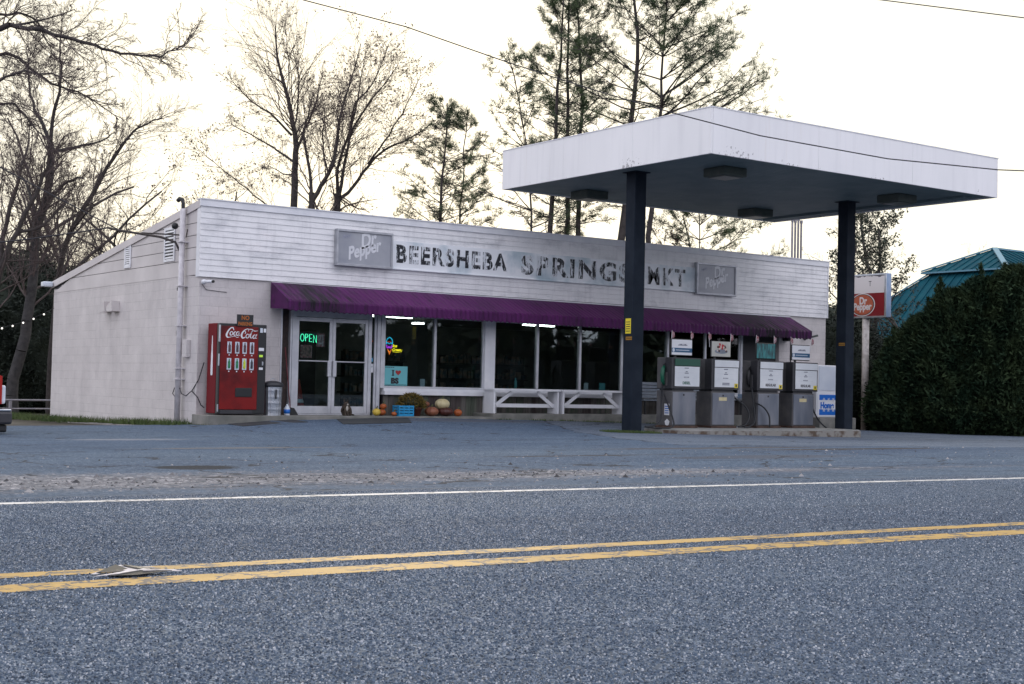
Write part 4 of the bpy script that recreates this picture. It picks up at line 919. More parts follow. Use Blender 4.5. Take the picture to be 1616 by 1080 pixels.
# cat, sitting, facing the lot
def skin(name, verts, edges, radii, mat, parent, sub=2):
    me = bpy.data.meshes.new(name); off = wloc(parent) if parent else Vector((0, 0, 0))
    me.from_pydata([Vector(v)-off for v in verts], edges, []); ob = bpy.data.objects.new(name, me); COL.objects.link(ob)
    ob.modifiers.new('s', 'SKIN'); sb = ob.modifiers.new('u', 'SUBSURF'); sb.levels = sub; sb.render_levels = sub
    for i, r_ in enumerate(radii): me.skin_vertices[0].data[i].radius = (r_, r_) if not isinstance(r_, tuple) else r_
    me.skin_vertices[0].data[0].use_root = True
    m2 = bpy.data.meshes.new_from_object(ob.evaluated_get(bpy.context.evaluated_depsgraph_get())); bpy.data.objects.remove(ob)
    m2.materials.append(M[mat]); m2.polygons.foreach_set('use_smooth', [True]*len(m2.polygons))
    o = bpy.data.objects.new(name, m2); COL.objects.link(o); o.parent = parent; return o
cx_, cy_, cz_ = 14.96, 27.38, -.775
cat = thing('cat', 'dark tabby cat with pale chest sitting in front of the double door', 'cat', (cx_, cy_, cz_))
cv = [(.06, .05, .09), (.04, .02, .16), (.01, -.02, .22), (-.01, -.05, .265), (-.015, -.085, .262), (-.03, -.07, .13), (-.035, -.09, .015), (-.035, -.12, .012), (.025, -.07, .13), (.025, -.09, .015), (.025, -.12, .012),
      (.12, .0, .05), (.11, -.07, .02), (.0, .02, .05), (-.05, -.0, .03), (.14, .08, .03), (.20, .02, .02), (.20, -.06, .02)]
ce = [(0, 1), (1, 2), (2, 3), (3, 4), (2, 5), (5, 6), (6, 7), (2, 8), (8, 9), (9, 10), (0, 11), (11, 12), (0, 13), (13, 14), (0, 15), (15, 16), (16, 17)]
skin('body', [(cx_+a, cy_+b_, cz_+c) for a, b_, c in cv], ce, [.125, .115, .075, .068, .038, .026, .022, .020, .026, .022, .020, .07, .03, .08, .05, .026, .018, .014], 'catfur', cat)
m_ = MB()
for s_ in (-1, 1): m_.add([(cx_-.01+s_*.062, cy_-.05, cz_+.300), (cx_-.01+s_*.015, cy_-.055, cz_+.320), (cx_-.01+s_*.052, cy_-.05, cz_+.375), (cx_-.01+s_*.035, cy_-.02, cz_+.300)], [(0, 1, 2), (1, 3, 2), (3, 0, 2), (0, 3, 1)])
m_.build('ears', 'catfur', cat)
m_ = MB(); m_.lathe((cx_-.002, cy_-.100, cz_+.10), [(.008, 0), (.028, .04), (.03, .08), (.012, .12)], 10, ax=(1, .6)); m_.lathe((cx_-.015, cy_-.145, cz_+.232), [(.006, 0), (.024, .012), (.012, .035)], 8, ax=(1, .6)); m_.build('chest_bib', 'catwhite', cat, True)
# pumpkins
def pumpkin(x, y, z, r, h, mat, lab, stem=True):
    t_ = thing('pumpkin', lab, 'pumpkin', (x, y, z), 'pumpkins by the window wall')
    n = 40; m_ = MB(); vs = []; K = 12
    for i in range(K+1):
        a = math.pi*i/K; rr = math.sin(a)**.8 if 0 < i < K else .04; zz_ = h/2-h/2*math.cos(a)*(1-.12*math.sin(a))
        if i == K: zz_ = h*.93
        for j in range(n): b_ = 2*math.pi*j/n; q_ = r*rr*(1-.09*(1-abs(math.sin(b_*5)))); vs.append((x+q_*math.cos(b_), y+q_*math.sin(b_), z+zz_))
    m_.add(vs, [(i*n+j, i*n+(j+1) % n, (i+1)*n+(j+1) % n, (i+1)*n+j) for i in range(K) for j in range(n)]); m_.build('shell', mat, t_, True)
    if stem: MB().tube([(x, y, z+h*.9), (x+.01, y, z+h+.02), (x+.03, y, z+h+.05)], [.02, .014, .012], 6).build('stem', 'stem', t_)
pz = -.775
pumpkin(15.80, 27.45, pz, .095, .17, 'yellowp', 'bright yellow pumpkin at the left end of the row by the door')
pumpkin(16.02, 27.60, pz, .10, .15, 'orange', 'orange pumpkin under another beside the yellow pumpkin')
pumpkin(16.06, 27.60, pz+.145, .08, .13, 'orange', 'orange pumpkin resting on top of another left of the blue crate')
pumpkin(16.16, 27.28, pz, .065, .10, 'orange', 'small orange pumpkin touching the blue crate')
pumpkin(17.28, 27.48, pz, .17, .22, 'terra', 'ribbed terracotta pumpkin right of the potted mum')
pumpkin(17.16, 27.56, pz+.21, .10, .13, 'terra', 'small pale orange pumpkin stacked on the terracotta one')
pumpkin(17.66, 27.48, pz, .19, .21, 'maroon', 'flat dark maroon pumpkin under the cream one')
pumpkin(17.62, 27.56, pz+.15, .18, .26, 'cream', 'large cream pumpkin resting on the dark maroon one')
pumpkin(17.96, 27.40, pz, .10, .17, 'orange', 'small bright orange pumpkin at the right end of the row')
cr_ = thing('plastic_crate', 'sky blue plastic crate between pumpkins and the potted mum', 'crate', (16.42, 27.32, pz))
a0, a1, b0, b1 = 16.22, 16.62, 27.18, 27.46
m_ = MB(); m_.box(a0, a1, b0, b1, pz, pz+.012)
for z_ in (.012, .075, .138, .20):
    for X0, X1, Y0, Y1 in ((a0, a1, b0, b0+.012), (a0, a1, b1-.012, b1), (a0, a0+.012, b0+.012, b1-.012), (a1-.012, a1, b0+.012, b1-.012)): m_.box(X0, X1, Y0, Y1, pz+z_, pz+z_+.042)
for X in (a0, a0+.13, a0+.26, a1-.025):
    for Y in (b0+.001, b1-.013): m_.box(X, X+.025, Y-.004 if Y < 27.3 else Y, Y+.012 if Y < 27.3 else Y+.016, pz+.01, pz+.245)
m_.build('body', 'crate', cr_)

# ------------------------------------------------------------------ foliage helpers (vectorised)
def np_mesh(name, V, F, mat, parent=None, off=None, smooth=False):
    me = bpy.data.meshes.new(name); V = np.asarray(V, dtype=np.float32); F = np.asarray(F, dtype=np.int32); k = F.shape[1]
    me.vertices.add(len(V)); me.vertices.foreach_set('co', V.ravel())
    me.loops.add(F.size); me.loops.foreach_set('vertex_index', F.ravel())
    me.polygons.add(len(F)); me.polygons.foreach_set('loop_start', np.arange(len(F), dtype=np.int32)*k); me.polygons.foreach_set('loop_total', np.full(len(F), k, dtype=np.int32))
    if smooth: me.polygons.foreach_set('use_smooth', np.ones(len(F), dtype=bool))
    me.update(calc_edges=True); me.materials.append(M[mat])
    o = bpy.data.objects.new(name, me); COL.objects.link(o); o.parent = parent; return o
def segs_mesh(S_, n):
    """S_: rows of (p0 xyz, p1 xyz, r0, r1) -> open tapered tubes"""
    S_ = np.asarray(S_); p0, p1, r0, r1 = S_[:, :3], S_[:, 3:6], S_[:, 6], S_[:, 7]
    d = p1-p0; d /= np.linalg.norm(d, axis=1, keepdims=True)+1e-9
    ref = np.where(np.abs(d[:, 2:3]) > .9, np.array([[1., 0, 0]]), np.array([[0, 0, 1.]]))
    a = np.cross(d, ref); a /= np.linalg.norm(a, axis=1, keepdims=True)+1e-9; b_ = np.cross(d, a)
    th = np.arange(n)*2*np.pi/n; c = np.cos(th)[None, :, None]; s = np.sin(th)[None, :, None]
    ring = a[:, None, :]*c+b_[:, None, :]*s
    V = np.concatenate([p0[:, None]+ring*r0[:, None, None], p1[:, None]+ring*r1[:, None, None]], axis=1)
    base = np.arange(len(S_))[:, None]*2*n; j = np.arange(n); jn = (j+1) % n
    F = np.stack([base+j, base+jn, base+jn+n, base+j+n], axis=2).reshape(-1, 4)
    return V.reshape(-1, 3), F
def blades(C, D, L_, Wd, rs):
    """triangular leaves at C along D"""
    n = len(C); s = np.cross(D, rs.normal(size=(n, 3))); s /= np.linalg.norm(s, axis=1, keepdims=True)+1e-9
    V = np.stack([C-s*Wd[:, None], C+s*Wd[:, None], C+D*L_[:, None]], axis=1).reshape(-1, 3)
    return V, np.arange(3*n).reshape(-1, 3)
def grow(rs, h, r, spread=.9, lev=4, fork=.25, up=.35, kids=(9, 7, 6, 4), first=.30, lean=(0, 0), wand=.10, d0=None):
    """a bare tree: returns thick, thin segment rows and twig tips"""
    thick, thin, tips = [], [], []
    def br(p, d, L_, r0, lv):
        n = {0: 12, 1: 8, 2: 6, 3: 4, 4: 3}[lv]; q = p.copy(); dd = d.copy(); pts = [q.copy()]; dirs = [dd.copy()]
        for i in range(n):
            dd = dd+rs.normal(size=3)*wand*(1+lv*.5)+np.array([0, 0, up*.12*(lv > 0)]); dd /= np.linalg.norm(dd)
            q = q+dd*L_/n; pts.append(q.copy()); dirs.append(dd.copy())
        tp = .72 if lv == 0 else .8
        rr = [max(r0*(1-tp*(i/n)**(.9)), .003) for i in range(n+1)]
        for i in range(n): (thick if lv <= 1 else thin).append((*pts[i], *pts[i+1], rr[i], rr[i+1]))
        if lv >= lev: tips.append((*pts[-1], *dirs[-1])); tips.append((*pts[1], *dirs[1])); return
        kn = kids[lv]
        for k in range(kn):
            t = first+(1-first)*(k+rs.uniform(0, 1))/kn if lv == 0 else .18+.82*(k+rs.uniform(0, 1))/kn
            i = min(int(t*n), n-1); f_ = t*n-i; c = pts[i]*(1-f_)+pts[i+1]*f_; dr = dirs[i]
            ax = rs.normal(size=3); ax -= dr*ax.dot(dr); ax /= np.linalg.norm(ax)
            ang = rs.uniform(.45, .95)*spread; nd = dr*math.cos(ang)+ax*math.sin(ang)
            fr_ = (1.05-.65*t) if lv == 0 else (.95-.5*t)
            l2 = L_*{0: .52, 1: .52, 2: .5, 3: .5}[lv]*fr_*rs.uniform(.7, 1.2)
            br(c, nd/np.linalg.norm(nd), l2, max(rr[i]*rs.uniform(.34, .52), .004), lv+1)
    if d0 is None: d0 = np.array([lean[0], lean[1], 1.])
    d0 = d0/np.linalg.norm(d0); br(np.zeros(3), d0, h, r, 0)
    return thick, thin, np.array(tips)
def at(u, dep, z=None):
    """point on the ground in the direction seen at column u of the photograph, dep metres away along the view"""
    k = (u-808)/2208.; X = dep*(sy+k*cy); Y = dep*(cy-k*sy); return X, Y
def place_tree(name, parts, loc, lab, cat='tree', group=None, rot=0, sc=1):
    root = thing(name, lab, cat, loc, group); root.rotation_euler = (0, 0, rot); root.scale = (sc, sc, sc)
    for nm, V, F, mt in parts: np_mesh(nm, V, F, mt, root, smooth=(nm == 'trunk'))
    return root
def limb_kids(rs, pts, r0, r1, lev, n, spread, up, thick, thin, tips, lead=.15, ln=.42):
    """a given limb (points in metres) with its own side branches grown along it"""
    P_ = [np.array(p, float) for p in pts]; out = []
    for i in range(len(P_)-1):
        p0, p1, p2, p3 = P_[max(i-1, 0)], P_[i], P_[i+1], P_[min(i+2, len(P_)-1)]
        for k in range(3): t = k/3; out.append(.5*((2*p1)+(-p0+p2)*t+(2*p0-5*p1+4*p2-p3)*t*t+(-p0+3*p1-3*p2+p3)*t**3)+rs.normal(size=3)*.015)
    out.append(P_[-1]); m = len(out)-1; rr = [r0+(r1-r0)*(i/m) for i in range(m+1)]
    for i in range(m): thick.append((*out[i], *out[i+1], rr[i], rr[i+1]))
    Ltot = sum(np.linalg.norm(out[i+1]-out[i]) for i in range(m))
    for k in range(n):
        t = lead+(1-lead)*(k+rs.uniform(0, 1))/n; i = min(int(t*m), m-1); c = out[i]+(out[i+1]-out[i])*(t*m-i); d = out[i+1]-out[i]; d /= np.linalg.norm(d)
        ax = rs.normal(size=3); ax -= d*ax.dot(d); ax /= np.linalg.norm(ax); ang = rs.uniform(.5, 1.0)*spread; nd = d*math.cos(ang)+ax*math.sin(ang)
        a, b_, tp = grow(rs, Ltot*ln*(1.15-.6*t)*rs.uniform(.6, 1.2), max(rr[i]*.30, .010), lev=lev, up=up, kids=(7, 5, 4), first=.2, wand=.12, d0=nd)
        for rows in (a, b_):
            for q_ in rows: thin.append((q_[0]+c[0], q_[1]+c[1], q_[2]+c[2], q_[3]+c[0], q_[4]+c[1], q_[5]+c[2], q_[6], q_[7]))
        for q_ in tp: tips.append((q_[0]+c[0], q_[1]+c[1], q_[2]+c[2], *q_[3:]))
def px3(u, v, dep):
    xr_ = (u-808)/2208.*dep; yu = -(v-540)/2208.*dep; q_ = rgt*xr_+upv*yu+fwd*dep; return np.array(q_)
def limb_tree(seed, dep, limbs, lab, group, leaf=0, bark='bark', gz_=-1.3, per=1.3, lev=2, spread=.85, up=.45, ln=.42, twig='twig'):
    """a tree whose main limbs are given; each limb (radius at start, radius at end, depth drift, points)"""
    rs = np.random.RandomState(seed); thick, thin, tips = [], [], []
    b0 = px3(*limbs[0][3][0], dep); loc = np.array([b0[0], b0[1], gz_]); view = np.array([fwd.x, fwd.y, 0])
    for li, (r0, r1, dr, pl) in enumerate(limbs):
        pts = [px3(u, v, dep)+view*dr*(i/(len(pl)-1))-loc for i, (u, v) in enumerate(pl)]
        if li == 0: pts = [np.array([pts[0][0]*.2, pts[0][1]*.2, -.1])]+pts
        limb_kids(rs, pts, r0, r1, lev, int(len(pl)*per*2.6), spread, up, thick, thin, tips, lead=.35 if li == 0 else .12, ln=ln if li else ln*.6)
    tips = np.array(tips)
    V1, F1 = segs_mesh(thick, 7); V2, F2 = segs_mesh(thin, 3); parts = [('trunk', V1, F1, bark), ('crown', V2, F2, twig)]
    if leaf:
        m_ = int(len(tips)*leaf); idx = rs.choice(len(tips), m_, replace=True); C = tips[idx, :3]+rs.normal(size=(m_, 3))*.07; D = rs.normal(size=(m_, 3)); D /= np.linalg.norm(D, axis=1, keepdims=True)
        parts.append(('leaves', *blades(C, D, rs.uniform(.05, .11, m_), rs.uniform(.018, .035, m_), rs), 'deadleaf'))
    return place_tree('bare_tree', parts, tuple(loc), lab, 'tree', group)
def bare_parts(seed, h, r, bark='bark', leaf=0, leafmat='deadleaf', **kw):
    rs = np.random.RandomState(seed); a, b_, tips = grow(rs, h, r, **kw)
    V1, F1 = segs_mesh(a, 7); V2, F2 = segs_mesh(b_, 3)
    out = [('trunk', V1, F1, bark), ('crown', V2, F2, 'twig')]
    if leaf:
        m_ = int(len(tips)*leaf); idx = rs.choice(len(tips), m_, replace=True); C = tips[idx, :3]+rs.normal(size=(m_, 3))*.07; D = rs.normal(size=(m_, 3)); D /= np.linalg.norm(D, axis=1, keepdims=True)
        V3, F3 = blades(C, D, rs.uniform(.06, .13, m_), rs.uniform(.02, .04, m_), rs); out.append(('leaves', V3, F3, leafmat))
    return out
def pine_parts(seed, h, r, first=.35, wid=.26, whorls=16, per=4, dens=1., lean=(0, 0), topfull=.6, path=None, side=None, K=14):
    rs = np.random.RandomState(seed); thick = []; thin = []; C = []; D = []
    n = 16; pth = [np.array(p, float) for p in path]; cum = [0]
    for i in range(len(pth)-1): cum.append(cum[-1]+np.linalg.norm(pth[i+1]-pth[i]))
    h = cum[-1]; pts = [np.array([np.interp(h*i/n, cum, [p[k] for p in pth]) for k in range(3)])+rs.normal(size=3)*.03*(i > 0) for i in range(n+1)]
    rr = [max(r*(1-.88*i/n), .02) for i in range(n+1)]
    for i in range(n): thick.append((*pts[i], *pts[i+1], rr[i], rr[i+1]))
    for w in range(whorls):
        t = first+(1-first)*(w+rs.uniform(0, .8))/whorls; i = min(int(t*n), n-1); c = pts[i]+(pts[i+1]-pts[i])*(t*n-i)
        for k in range(per):
            if rs.rand() < .18: continue
            a = rs.uniform(0, 6.283) if side is None or rs.rand() < .45 else side+rs.normal()*.5
            q = (t-first)/(1-first)
            L_ = h*wid*(1.0-.72*q**1.6)*rs.uniform(.55, 1.15)*(0.75+.5*min(1, q*3)); el = rs.uniform(.0, .40)+.45*q
            dd = np.array([math.cos(a)*math.cos(el), math.sin(a)*math.cos(el), math.sin(el)]); m_ = 7; b_ = c.copy(); br0 = max(.035*L_/3, .014)
            for j in range(m_):
                dd = dd+rs.normal(size=3)*.09+np.array([0, 0, .03]); dd /= np.linalg.norm(dd); b2 = b_+dd*L_/m_
                (thin).append((*b_, *b2, br0*(1-.8*j/m_), br0*(1-.8*(j+1)/m_)))
                if j >= 2:
                    for s in range(3):
                        sd_ = np.cross(dd, [0, 0, 1.])*rs.choice([-1, 1])+dd*rs.uniform(.3, 1)+rs.normal(size=3)*.25; sd_ /= np.linalg.norm(sd_); sl = L_*.16*rs.uniform(.5, 1.3)
                        e_ = b2+sd_*sl; thin.append((*b2, *e_, .014, .007))
                        if rs.rand() < dens*(.45+topfull*q)*(.4+.6*(j >= 4)):
                            for z in range(3):
                                e2 = e_+rs.normal(size=3)*sl*.30; C.append(e2); D.append(sd_*.6+rs.normal(size=3)*.35+np.array([0, 0, .35]))
                b_ = b2
            C.append(b_); D.append(dd)
    C = np.array(C); D = np.array(D); D /= np.linalg.norm(D, axis=1, keepdims=True)
    C2 = np.repeat(C, K, 0)+rs.normal(size=(len(C)*K, 3))*.04; D2 = np.repeat(D, K, 0)+rs.normal(size=(len(C)*K, 3))*.75; D2 /= np.linalg.norm(D2, axis=1, keepdims=True)
    V3, F3 = blades(C2, D2, rs.uniform(.12, .24, len(C2)), np.full(len(C2), .0075), rs)
    V1, F1 = segs_mesh(thick, 8); V2, F2 = segs_mesh(thin, 3)
    return [('trunk', V1, F1, 'bark'), ('crown', V2, F2, 'bark'), ('needles', V3, F3, 'needle')]
def bush_parts(seed, rx, ry, h, n, mat='bushm', leaf=.12, cone=False, core=True):
    rs = np.random.RandomState(seed)
    # crown surface: lumpy ellipsoid or cone filled with leaf sprays
    ph = [rs.uniform(0, 6.28, 6), rs.uniform(2, 7, 6)]
    def R(a, z):
        l = 1+.10*np.sin(a*3+ph[0][0]+z*2)+.09*np.sin(a*5+z*9+ph[0][1])+.08*np.sin(a*9-z*17+ph[0][2])+.05*np.sin(a*17+z*31+ph[0][3])
        prof = (1-z)**.42*(.62+.38*np.minimum(1, z*6))*1.02 if cone else np.sqrt(np.maximum(1-(2*z-1)**2*.92, .02))
        return l*prof
    z = rs.uniform(0, 1, n)**(1.15 if cone else 1); a = rs.uniform(0, 6.283, n); dep = 1+np.where(rs.rand(n) < .75, -np.abs(rs.normal(size=n))*.14, rs.uniform(0, .26, n)*(rs.rand(n) < .7))
    r_ = R(a, z)*dep; C = np.stack([np.cos(a)*r_*rx, np.sin(a)*r_*ry, z*h], 1)
    out = np.stack([np.cos(a), np.sin(a), np.full(n, .55 if cone else .2)], 1); D = out+rs.normal(size=(n, 3))*.55; D /= np.linalg.norm(D, axis=1, keepdims=True)
    V, F = blades(C, D, rs.uniform(.6, 1.5, n)*leaf, rs.uniform(.25, .5, n)*leaf*.55, rs)
    if cone:   # ragged leading shoots standing above the crown
        for q_ in range(16):
            aq = rs.uniform(0, 6.283); zq = rs.uniform(.62, .97); Rq = float(R(np.array(aq), np.array(min(zq, .97))))*.9
            bx_, by_, bz_ = math.cos(aq)*Rq*rx, math.sin(aq)*Rq*ry, zq*h; hl = rs.uniform(.25, .65); kq = 260; tq = rs.uniform(0, 1, kq)
            Cq = np.stack([bx_+rs.normal(size=kq)*.10*(1-tq)+math.cos(aq)*.15*tq, by_+rs.normal(size=kq)*.10*(1-tq)+math.sin(aq)*.15*tq, bz_-.1+hl*tq], 1); Dq = rs.normal(size=(kq, 3))*.6; Dq[:, 2] += .8; Dq /= np.linalg.norm(Dq, axis=1, keepdims=True)
            V2, F2 = blades(Cq, Dq, rs.uniform(.6, 1.2, kq)*leaf*.8, rs.uniform(.25, .5, kq)*leaf*.4, rs); F = np.concatenate([F, F2+len(V)]); V = np.concatenate([V, V2])
    parts = []
    if core:
        na, nz = 20, 14; VV = []; 
        for i in range(nz+1):
            zz_ = i/nz
            for j in range(na):
                aa = 2*math.pi*j/na; q_ = float(R(np.array(aa), np.array(min(zz_, .995))))*.80; VV.append((math.cos(aa)*q_*rx, math.sin(aa)*q_*ry, zz_*h*.97))
        FF = [(i*na+j, i*na+(j+1) % na, (i+1)*na+(j+1) % na) for i in range(nz) for j in range(na)]+[(i*na+j, (i+1)*na+(j+1) % na, (i+1)*na+j) for i in range(nz) for j in range(na)]
        F = np.concatenate([F, np.array(FF)+len(V)]); V = np.concatenate([V, np.array(VV)])
    parts.append(('crown', V, F, mat))
    tr, tf = segs_mesh([(0, 0, -.1, 0, 0, h*.5, .09, .05)], 6); parts.append(('trunk', tr, tf, 'bark'))
    return parts
# potted mum
mum = thing('potted_mum', 'potted mum with rust and yellow blooms behind the blue crate', 'potted plant', (16.78, 27.50, pz))
MB().lathe((16.86, 27.50, pz), [(.10, 0), (.14, .16), (.155, .16), (.155, .20), (.13, .20)], 20).build('pot', 'pot', mum, True)
rs = np.random.RandomState(8); n_ = 1700; a = rs.normal(size=(n_, 3)); a /= np.linalg.norm(a, axis=1, keepdims=True); a[:, 2] = np.abs(a[:, 2])*1.05-.25
C = a*np.array([.36, .26, .32])*rs.uniform(.75, 1.03, (n_, 1))+np.array([-.04, 0, .26]); V, F = blades(C, a+rs.normal(size=(n_, 3))*.5, rs.uniform(.03, .05, n_), rs.uniform(.012, .02, n_), rs)
np_mesh('blooms', V, F, 'mumleaf', mum)
MB().lathe((16.74, 27.50, pz+.10), [(.05, 0), (.20, .08), (.27, .2), (.2, .32), (.05, .38)], 14, ax=(1, .7)).build('foliage', 'ivyleaf', mum)

# ------------------------------------------------------------------ benches
def bench(x0, x1, lab):
    t_ = thing('white_bench', lab, 'bench', ((x0+x1)/2, 27.42, -.695), 'white wooden benches on the porch edge')
    y0, y1, zt2, zb2 = 27.2, 27.62, -.11, -.694
    MB().bbox(x0, x1, y0-.03, y1, zt2-.045, zt2, .006).build('seat', 'trim', t_)
    for X in (x0+.03, x1-.08):
        MB().bbox(X, X+.05, y0, y1-.01, zb2, zt2-.046, .005).build('leg', 'trim', t_)
    MB().bbox(x0+.081, x1-.081, y0+.12, y0+.155, -.55, -.46, .004).build('stretcher', 'trim', t_)
    for s_ in (0, 1):
        xa, xb = (x0+.16, x0+.62) if s_ == 0 else (x1-.16, x1-.62)
        MB().bar((xa, y0+.105, -.50), (xb, y0+.105, -.185), .03, .085).build('brace', 'trim', t_)
bench(18.80, 20.80, 'white wooden bench with diagonal braces, nearer the double door'); bench(20.86, 22.86, 'white wooden bench with diagonal braces, nearer the steel column')
def slat_bench(x0, x1, lab):
    t_ = thing('slatted_bench', lab, 'bench', ((x0+x1)/2, 27.55, -.695), 'grey slatted benches behind the pumps')
    m_ = MB(); [m_.bbox(x0, x1, 27.66+.02*i, 27.685+.02*i, -.27+.085*i, -.20+.085*i, .004) for i in range(5)]; m_.build('backrest', 'slatgrey', t_)
    m_ = MB(); [m_.bbox(x0, x1, 27.26+.095*i, 27.335+.095*i, -.34, -.31, .004) for i in range(4)]; m_.build('seat', 'slatgrey', t_)
    for X in (x0+.05, x1-.09):
        m_ = MB(); m_.bbox(X, X+.04, 27.28, 27.32, -.694, -.341, .003); m_.bbox(X, X+.04, 27.62, 27.66, -.694, .12, .003); m_.build('leg', 'black', t_)
slat_bench(23.55, 25.05, 'grey slatted bench behind the green topped diesel pump'); slat_bench(25.25, 26.75, 'grey slatted bench behind the pump with the food picture')
tb = thing('pale_blue_table', 'pale blue low table standing behind the gap between the middle pumps', 'table', (27.9, 27.45, -.695))
MB().bbox(27.30, 28.50, 27.2, 27.7, -.24, -.12, .008).build('tabletop', 'palebluet', tb)
for X in (27.40, 27.86, 28.34): MB().bbox(X, X+.07, 27.3, 27.37, -.694, -.241, .004).build('leg', 'trim', tb)

# ------------------------------------------------------------------ ice cabinet at right end
ck = thing('ice_cabinet', 'white ice cabinet with blue Home panel behind the right steel column', 'ice cabinet', (30.3, 27.25, -1.0))
MB().bbox(29.55, 31.05, 26.75, 27.7, -1.05, -.73, .02).build('concrete_base', 'concrete', ck)
MB().bbox(29.62, 31.0, 26.95, 27.6, -.729, .74, .015).build('cabinet', 'white', ck)
B('upper_panel', 'frosty', ck, 29.70, 30.92, 26.935, 26.948, .03, .70)
B('lower_panel', 'white', ck, 29.66, 30.96, 26.935, 26.948, -.70, -.04)
m_ = MB(); m_.box(29.72, 30.90, 26.928, 26.933, -.24, -.09); m_.box(29.72, 30.90, 26.928, 26.933, -.66, -.50); m_.build('blue_bands', 'signblue', ck)
m_ = MB()
for cz in (-.235, -.515):
    for i in range(6):
        c_ = 29.9+i*.19
        for k in range(3): an = k*math.pi/3; m_.bar((c_-math.cos(an)*.06, 26.925, cz-math.sin(an)*.06), (c_+math.cos(an)*.06, 26.925, cz+math.sin(an)*.06), .004, .014)
m_.build('snow_flakes', 'white', ck)
text('lettering', 'Home', .24, 'signblue', ck, (29.76, 26.927, -.47), depth=.002, bold=.012, sx=.9)

# ------------------------------------------------------------------ canopy
cx0, cx1, cy0, cy1, cz0, cz1 = 19.237, 28.556, 20.39, 27.65, 4.697, 5.627
cn_ = thing('fuel_canopy', 'flat white steel fuel canopy on two dark square columns', 'canopy', (23.4, 23.5, -1.05))
m_ = MB()
def fpanels(along, a0, a1, k):
    for i in range(k):
        p, q_ = a0+(a1-a0)*i/k+.002, a0+(a1-a0)*(i+1)/k-.002
        if along == 'x': [m_.bbox(p, q_, Y0, Y1, cz0, cz1, .004) for Y0, Y1 in ((cy0, cy0+.05), (cy1-.05, cy1))]
        else: [m_.bbox(X0, X1, p, q_, cz0, cz1-.0, .004) for X0, X1 in ((cx0, cx0+.05), (cx1-.05, cx1))]
fpanels('x', cx0+.052, cx1-.052, 3); fpanels('y', cy0, cy1, 3)
m_.build('fascia', 'canopyw', cn_)
m_ = MB(); m_.box(cx0-.012, cx1+.012, cy0-.012, cy0+.06, cz1+.0005, cz1+.02); m_.box(cx0-.012, cx1+.012, cy1-.06, cy1+.012, cz1+.0005, cz1+.02); m_.box(cx0-.012, cx0+.06, cy0+.061, cy1-.061, cz1+.0005, cz1+.02); m_.box(cx1-.06, cx1+.012, cy0+.061, cy1-.061, cz1+.0005, cz1+.02); m_.build('cap_trim', 'trim', cn_)
B('deck', 'roofm', cn_, cx0+.052, cx1-.052, cy0+.052, cy1-.052, cz1-.20, cz1-.12)
m_ = MB(); k = 46
for i in range(k):
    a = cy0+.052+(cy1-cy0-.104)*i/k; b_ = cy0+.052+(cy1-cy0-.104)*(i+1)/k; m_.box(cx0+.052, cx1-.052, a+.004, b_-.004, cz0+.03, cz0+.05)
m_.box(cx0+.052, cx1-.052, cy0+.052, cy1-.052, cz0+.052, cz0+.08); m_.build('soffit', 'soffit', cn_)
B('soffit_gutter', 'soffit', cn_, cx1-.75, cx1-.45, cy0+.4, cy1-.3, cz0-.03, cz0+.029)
for x_, y_ in ((20.95, 21.75), (21.1, 26.6), (26.35, 26.2), (26.75, 21.9)):
    f_ = MB().bbox(x_-.33, x_+.33, y_-.33, y_+.33, cz0-.16, cz0+.029, .02).build('light_fixture', 'fixture', cn_)
    MB().bbox(x_-.25, x_+.25, y_-.25, y_+.25, cz0-.178, cz0-.161, .005).build('lens', 'lens', f_)
for (a, b_, c_, d_, zb2) in ((19.78, 20.10, 23.32, 23.64, -1.05), (26.66, 26.97, 23.34, 23.65, -1.15)):
    m_ = MB(); m_.bbox(a, b_, c_, d_, zb2, cz0+.029, .02); co = m_.build('column', 'colp', cn_)
    MB().bbox(a-.06, b_+.06, c_-.06, d_+.06, cz0+.012, cz0+.0285, .004).build('cap_plate', 'colp', co)
    MB().bbox(a-.05, b_+.05, c_-.05, d_+.05, zb2, zb2+.07, .004).build('base_plate', 'rust', co)
    if a < 22:
        s_ = MB().box(a-.004, a-.0008, c_+.06, c_+.24, 1.17, 1.50).build('caution_sticker', 'yellow', co, label='yellow caution sticker')
        m_ = MB(); [m_.box(a-.0065, a-.0045, c_+.085, c_+.215, 1.215+.05*i, 1.232+.05*i) for i in range(5)]; m_.build('sticker_print', 'ink', s_)
    z_ = 1.03 if a < 22 else 1.14
    w_ = (c_+.02, d_-.10)
    s_ = MB().box(a-.004, a-.0008, w_[0], w_[1], z_, z_+.07).build('warning_tape', 'orangetape', co)
    m_ = MB(); [m_.box(a-.0065, a-.0045, w_[0]+.01+.03*i, w_[0]+.025+.03*i, z_+.015, z_+.055) for i in range(6)]; m_.build('tape_print', 'ink', s_)
# pump island
isl = thing('pump_island', 'raised concrete pump island with rounded ends between the columns', 'kerb', (23.5, 23.6, -1.07))
def island(inset, z0, z1):
    y0, y1, x0, x1 = 22.72+inset, 24.55-inset, 20.75+inset, 26.62-inset
    r_ = (y1-y0)/2*.9; pts = []
    for cx2, cy2, a0 in ((x1-.12, y0+.12, -90), (x1-.12, y1-.12, 0)):
        for k in range(5): a = math.radians(a0+90*k/4); pts.append((cx2+.12*math.cos(a), cy2+.12*math.sin(a)))
    for k in range(13): a = math.radians(90+180*k/12); pts.append((x0+r_+r_*math.cos(a), (y0+y1)/2+(y1-y0)/2*math.sin(a)))
    return MB().prism(pts, 'z', z0, z1)
island(0, -1.3, -.935).build('kerb_edge', 'curbdirt', isl); island(.02, -.934, -.91).build('kerb_top', 'curb', isl)

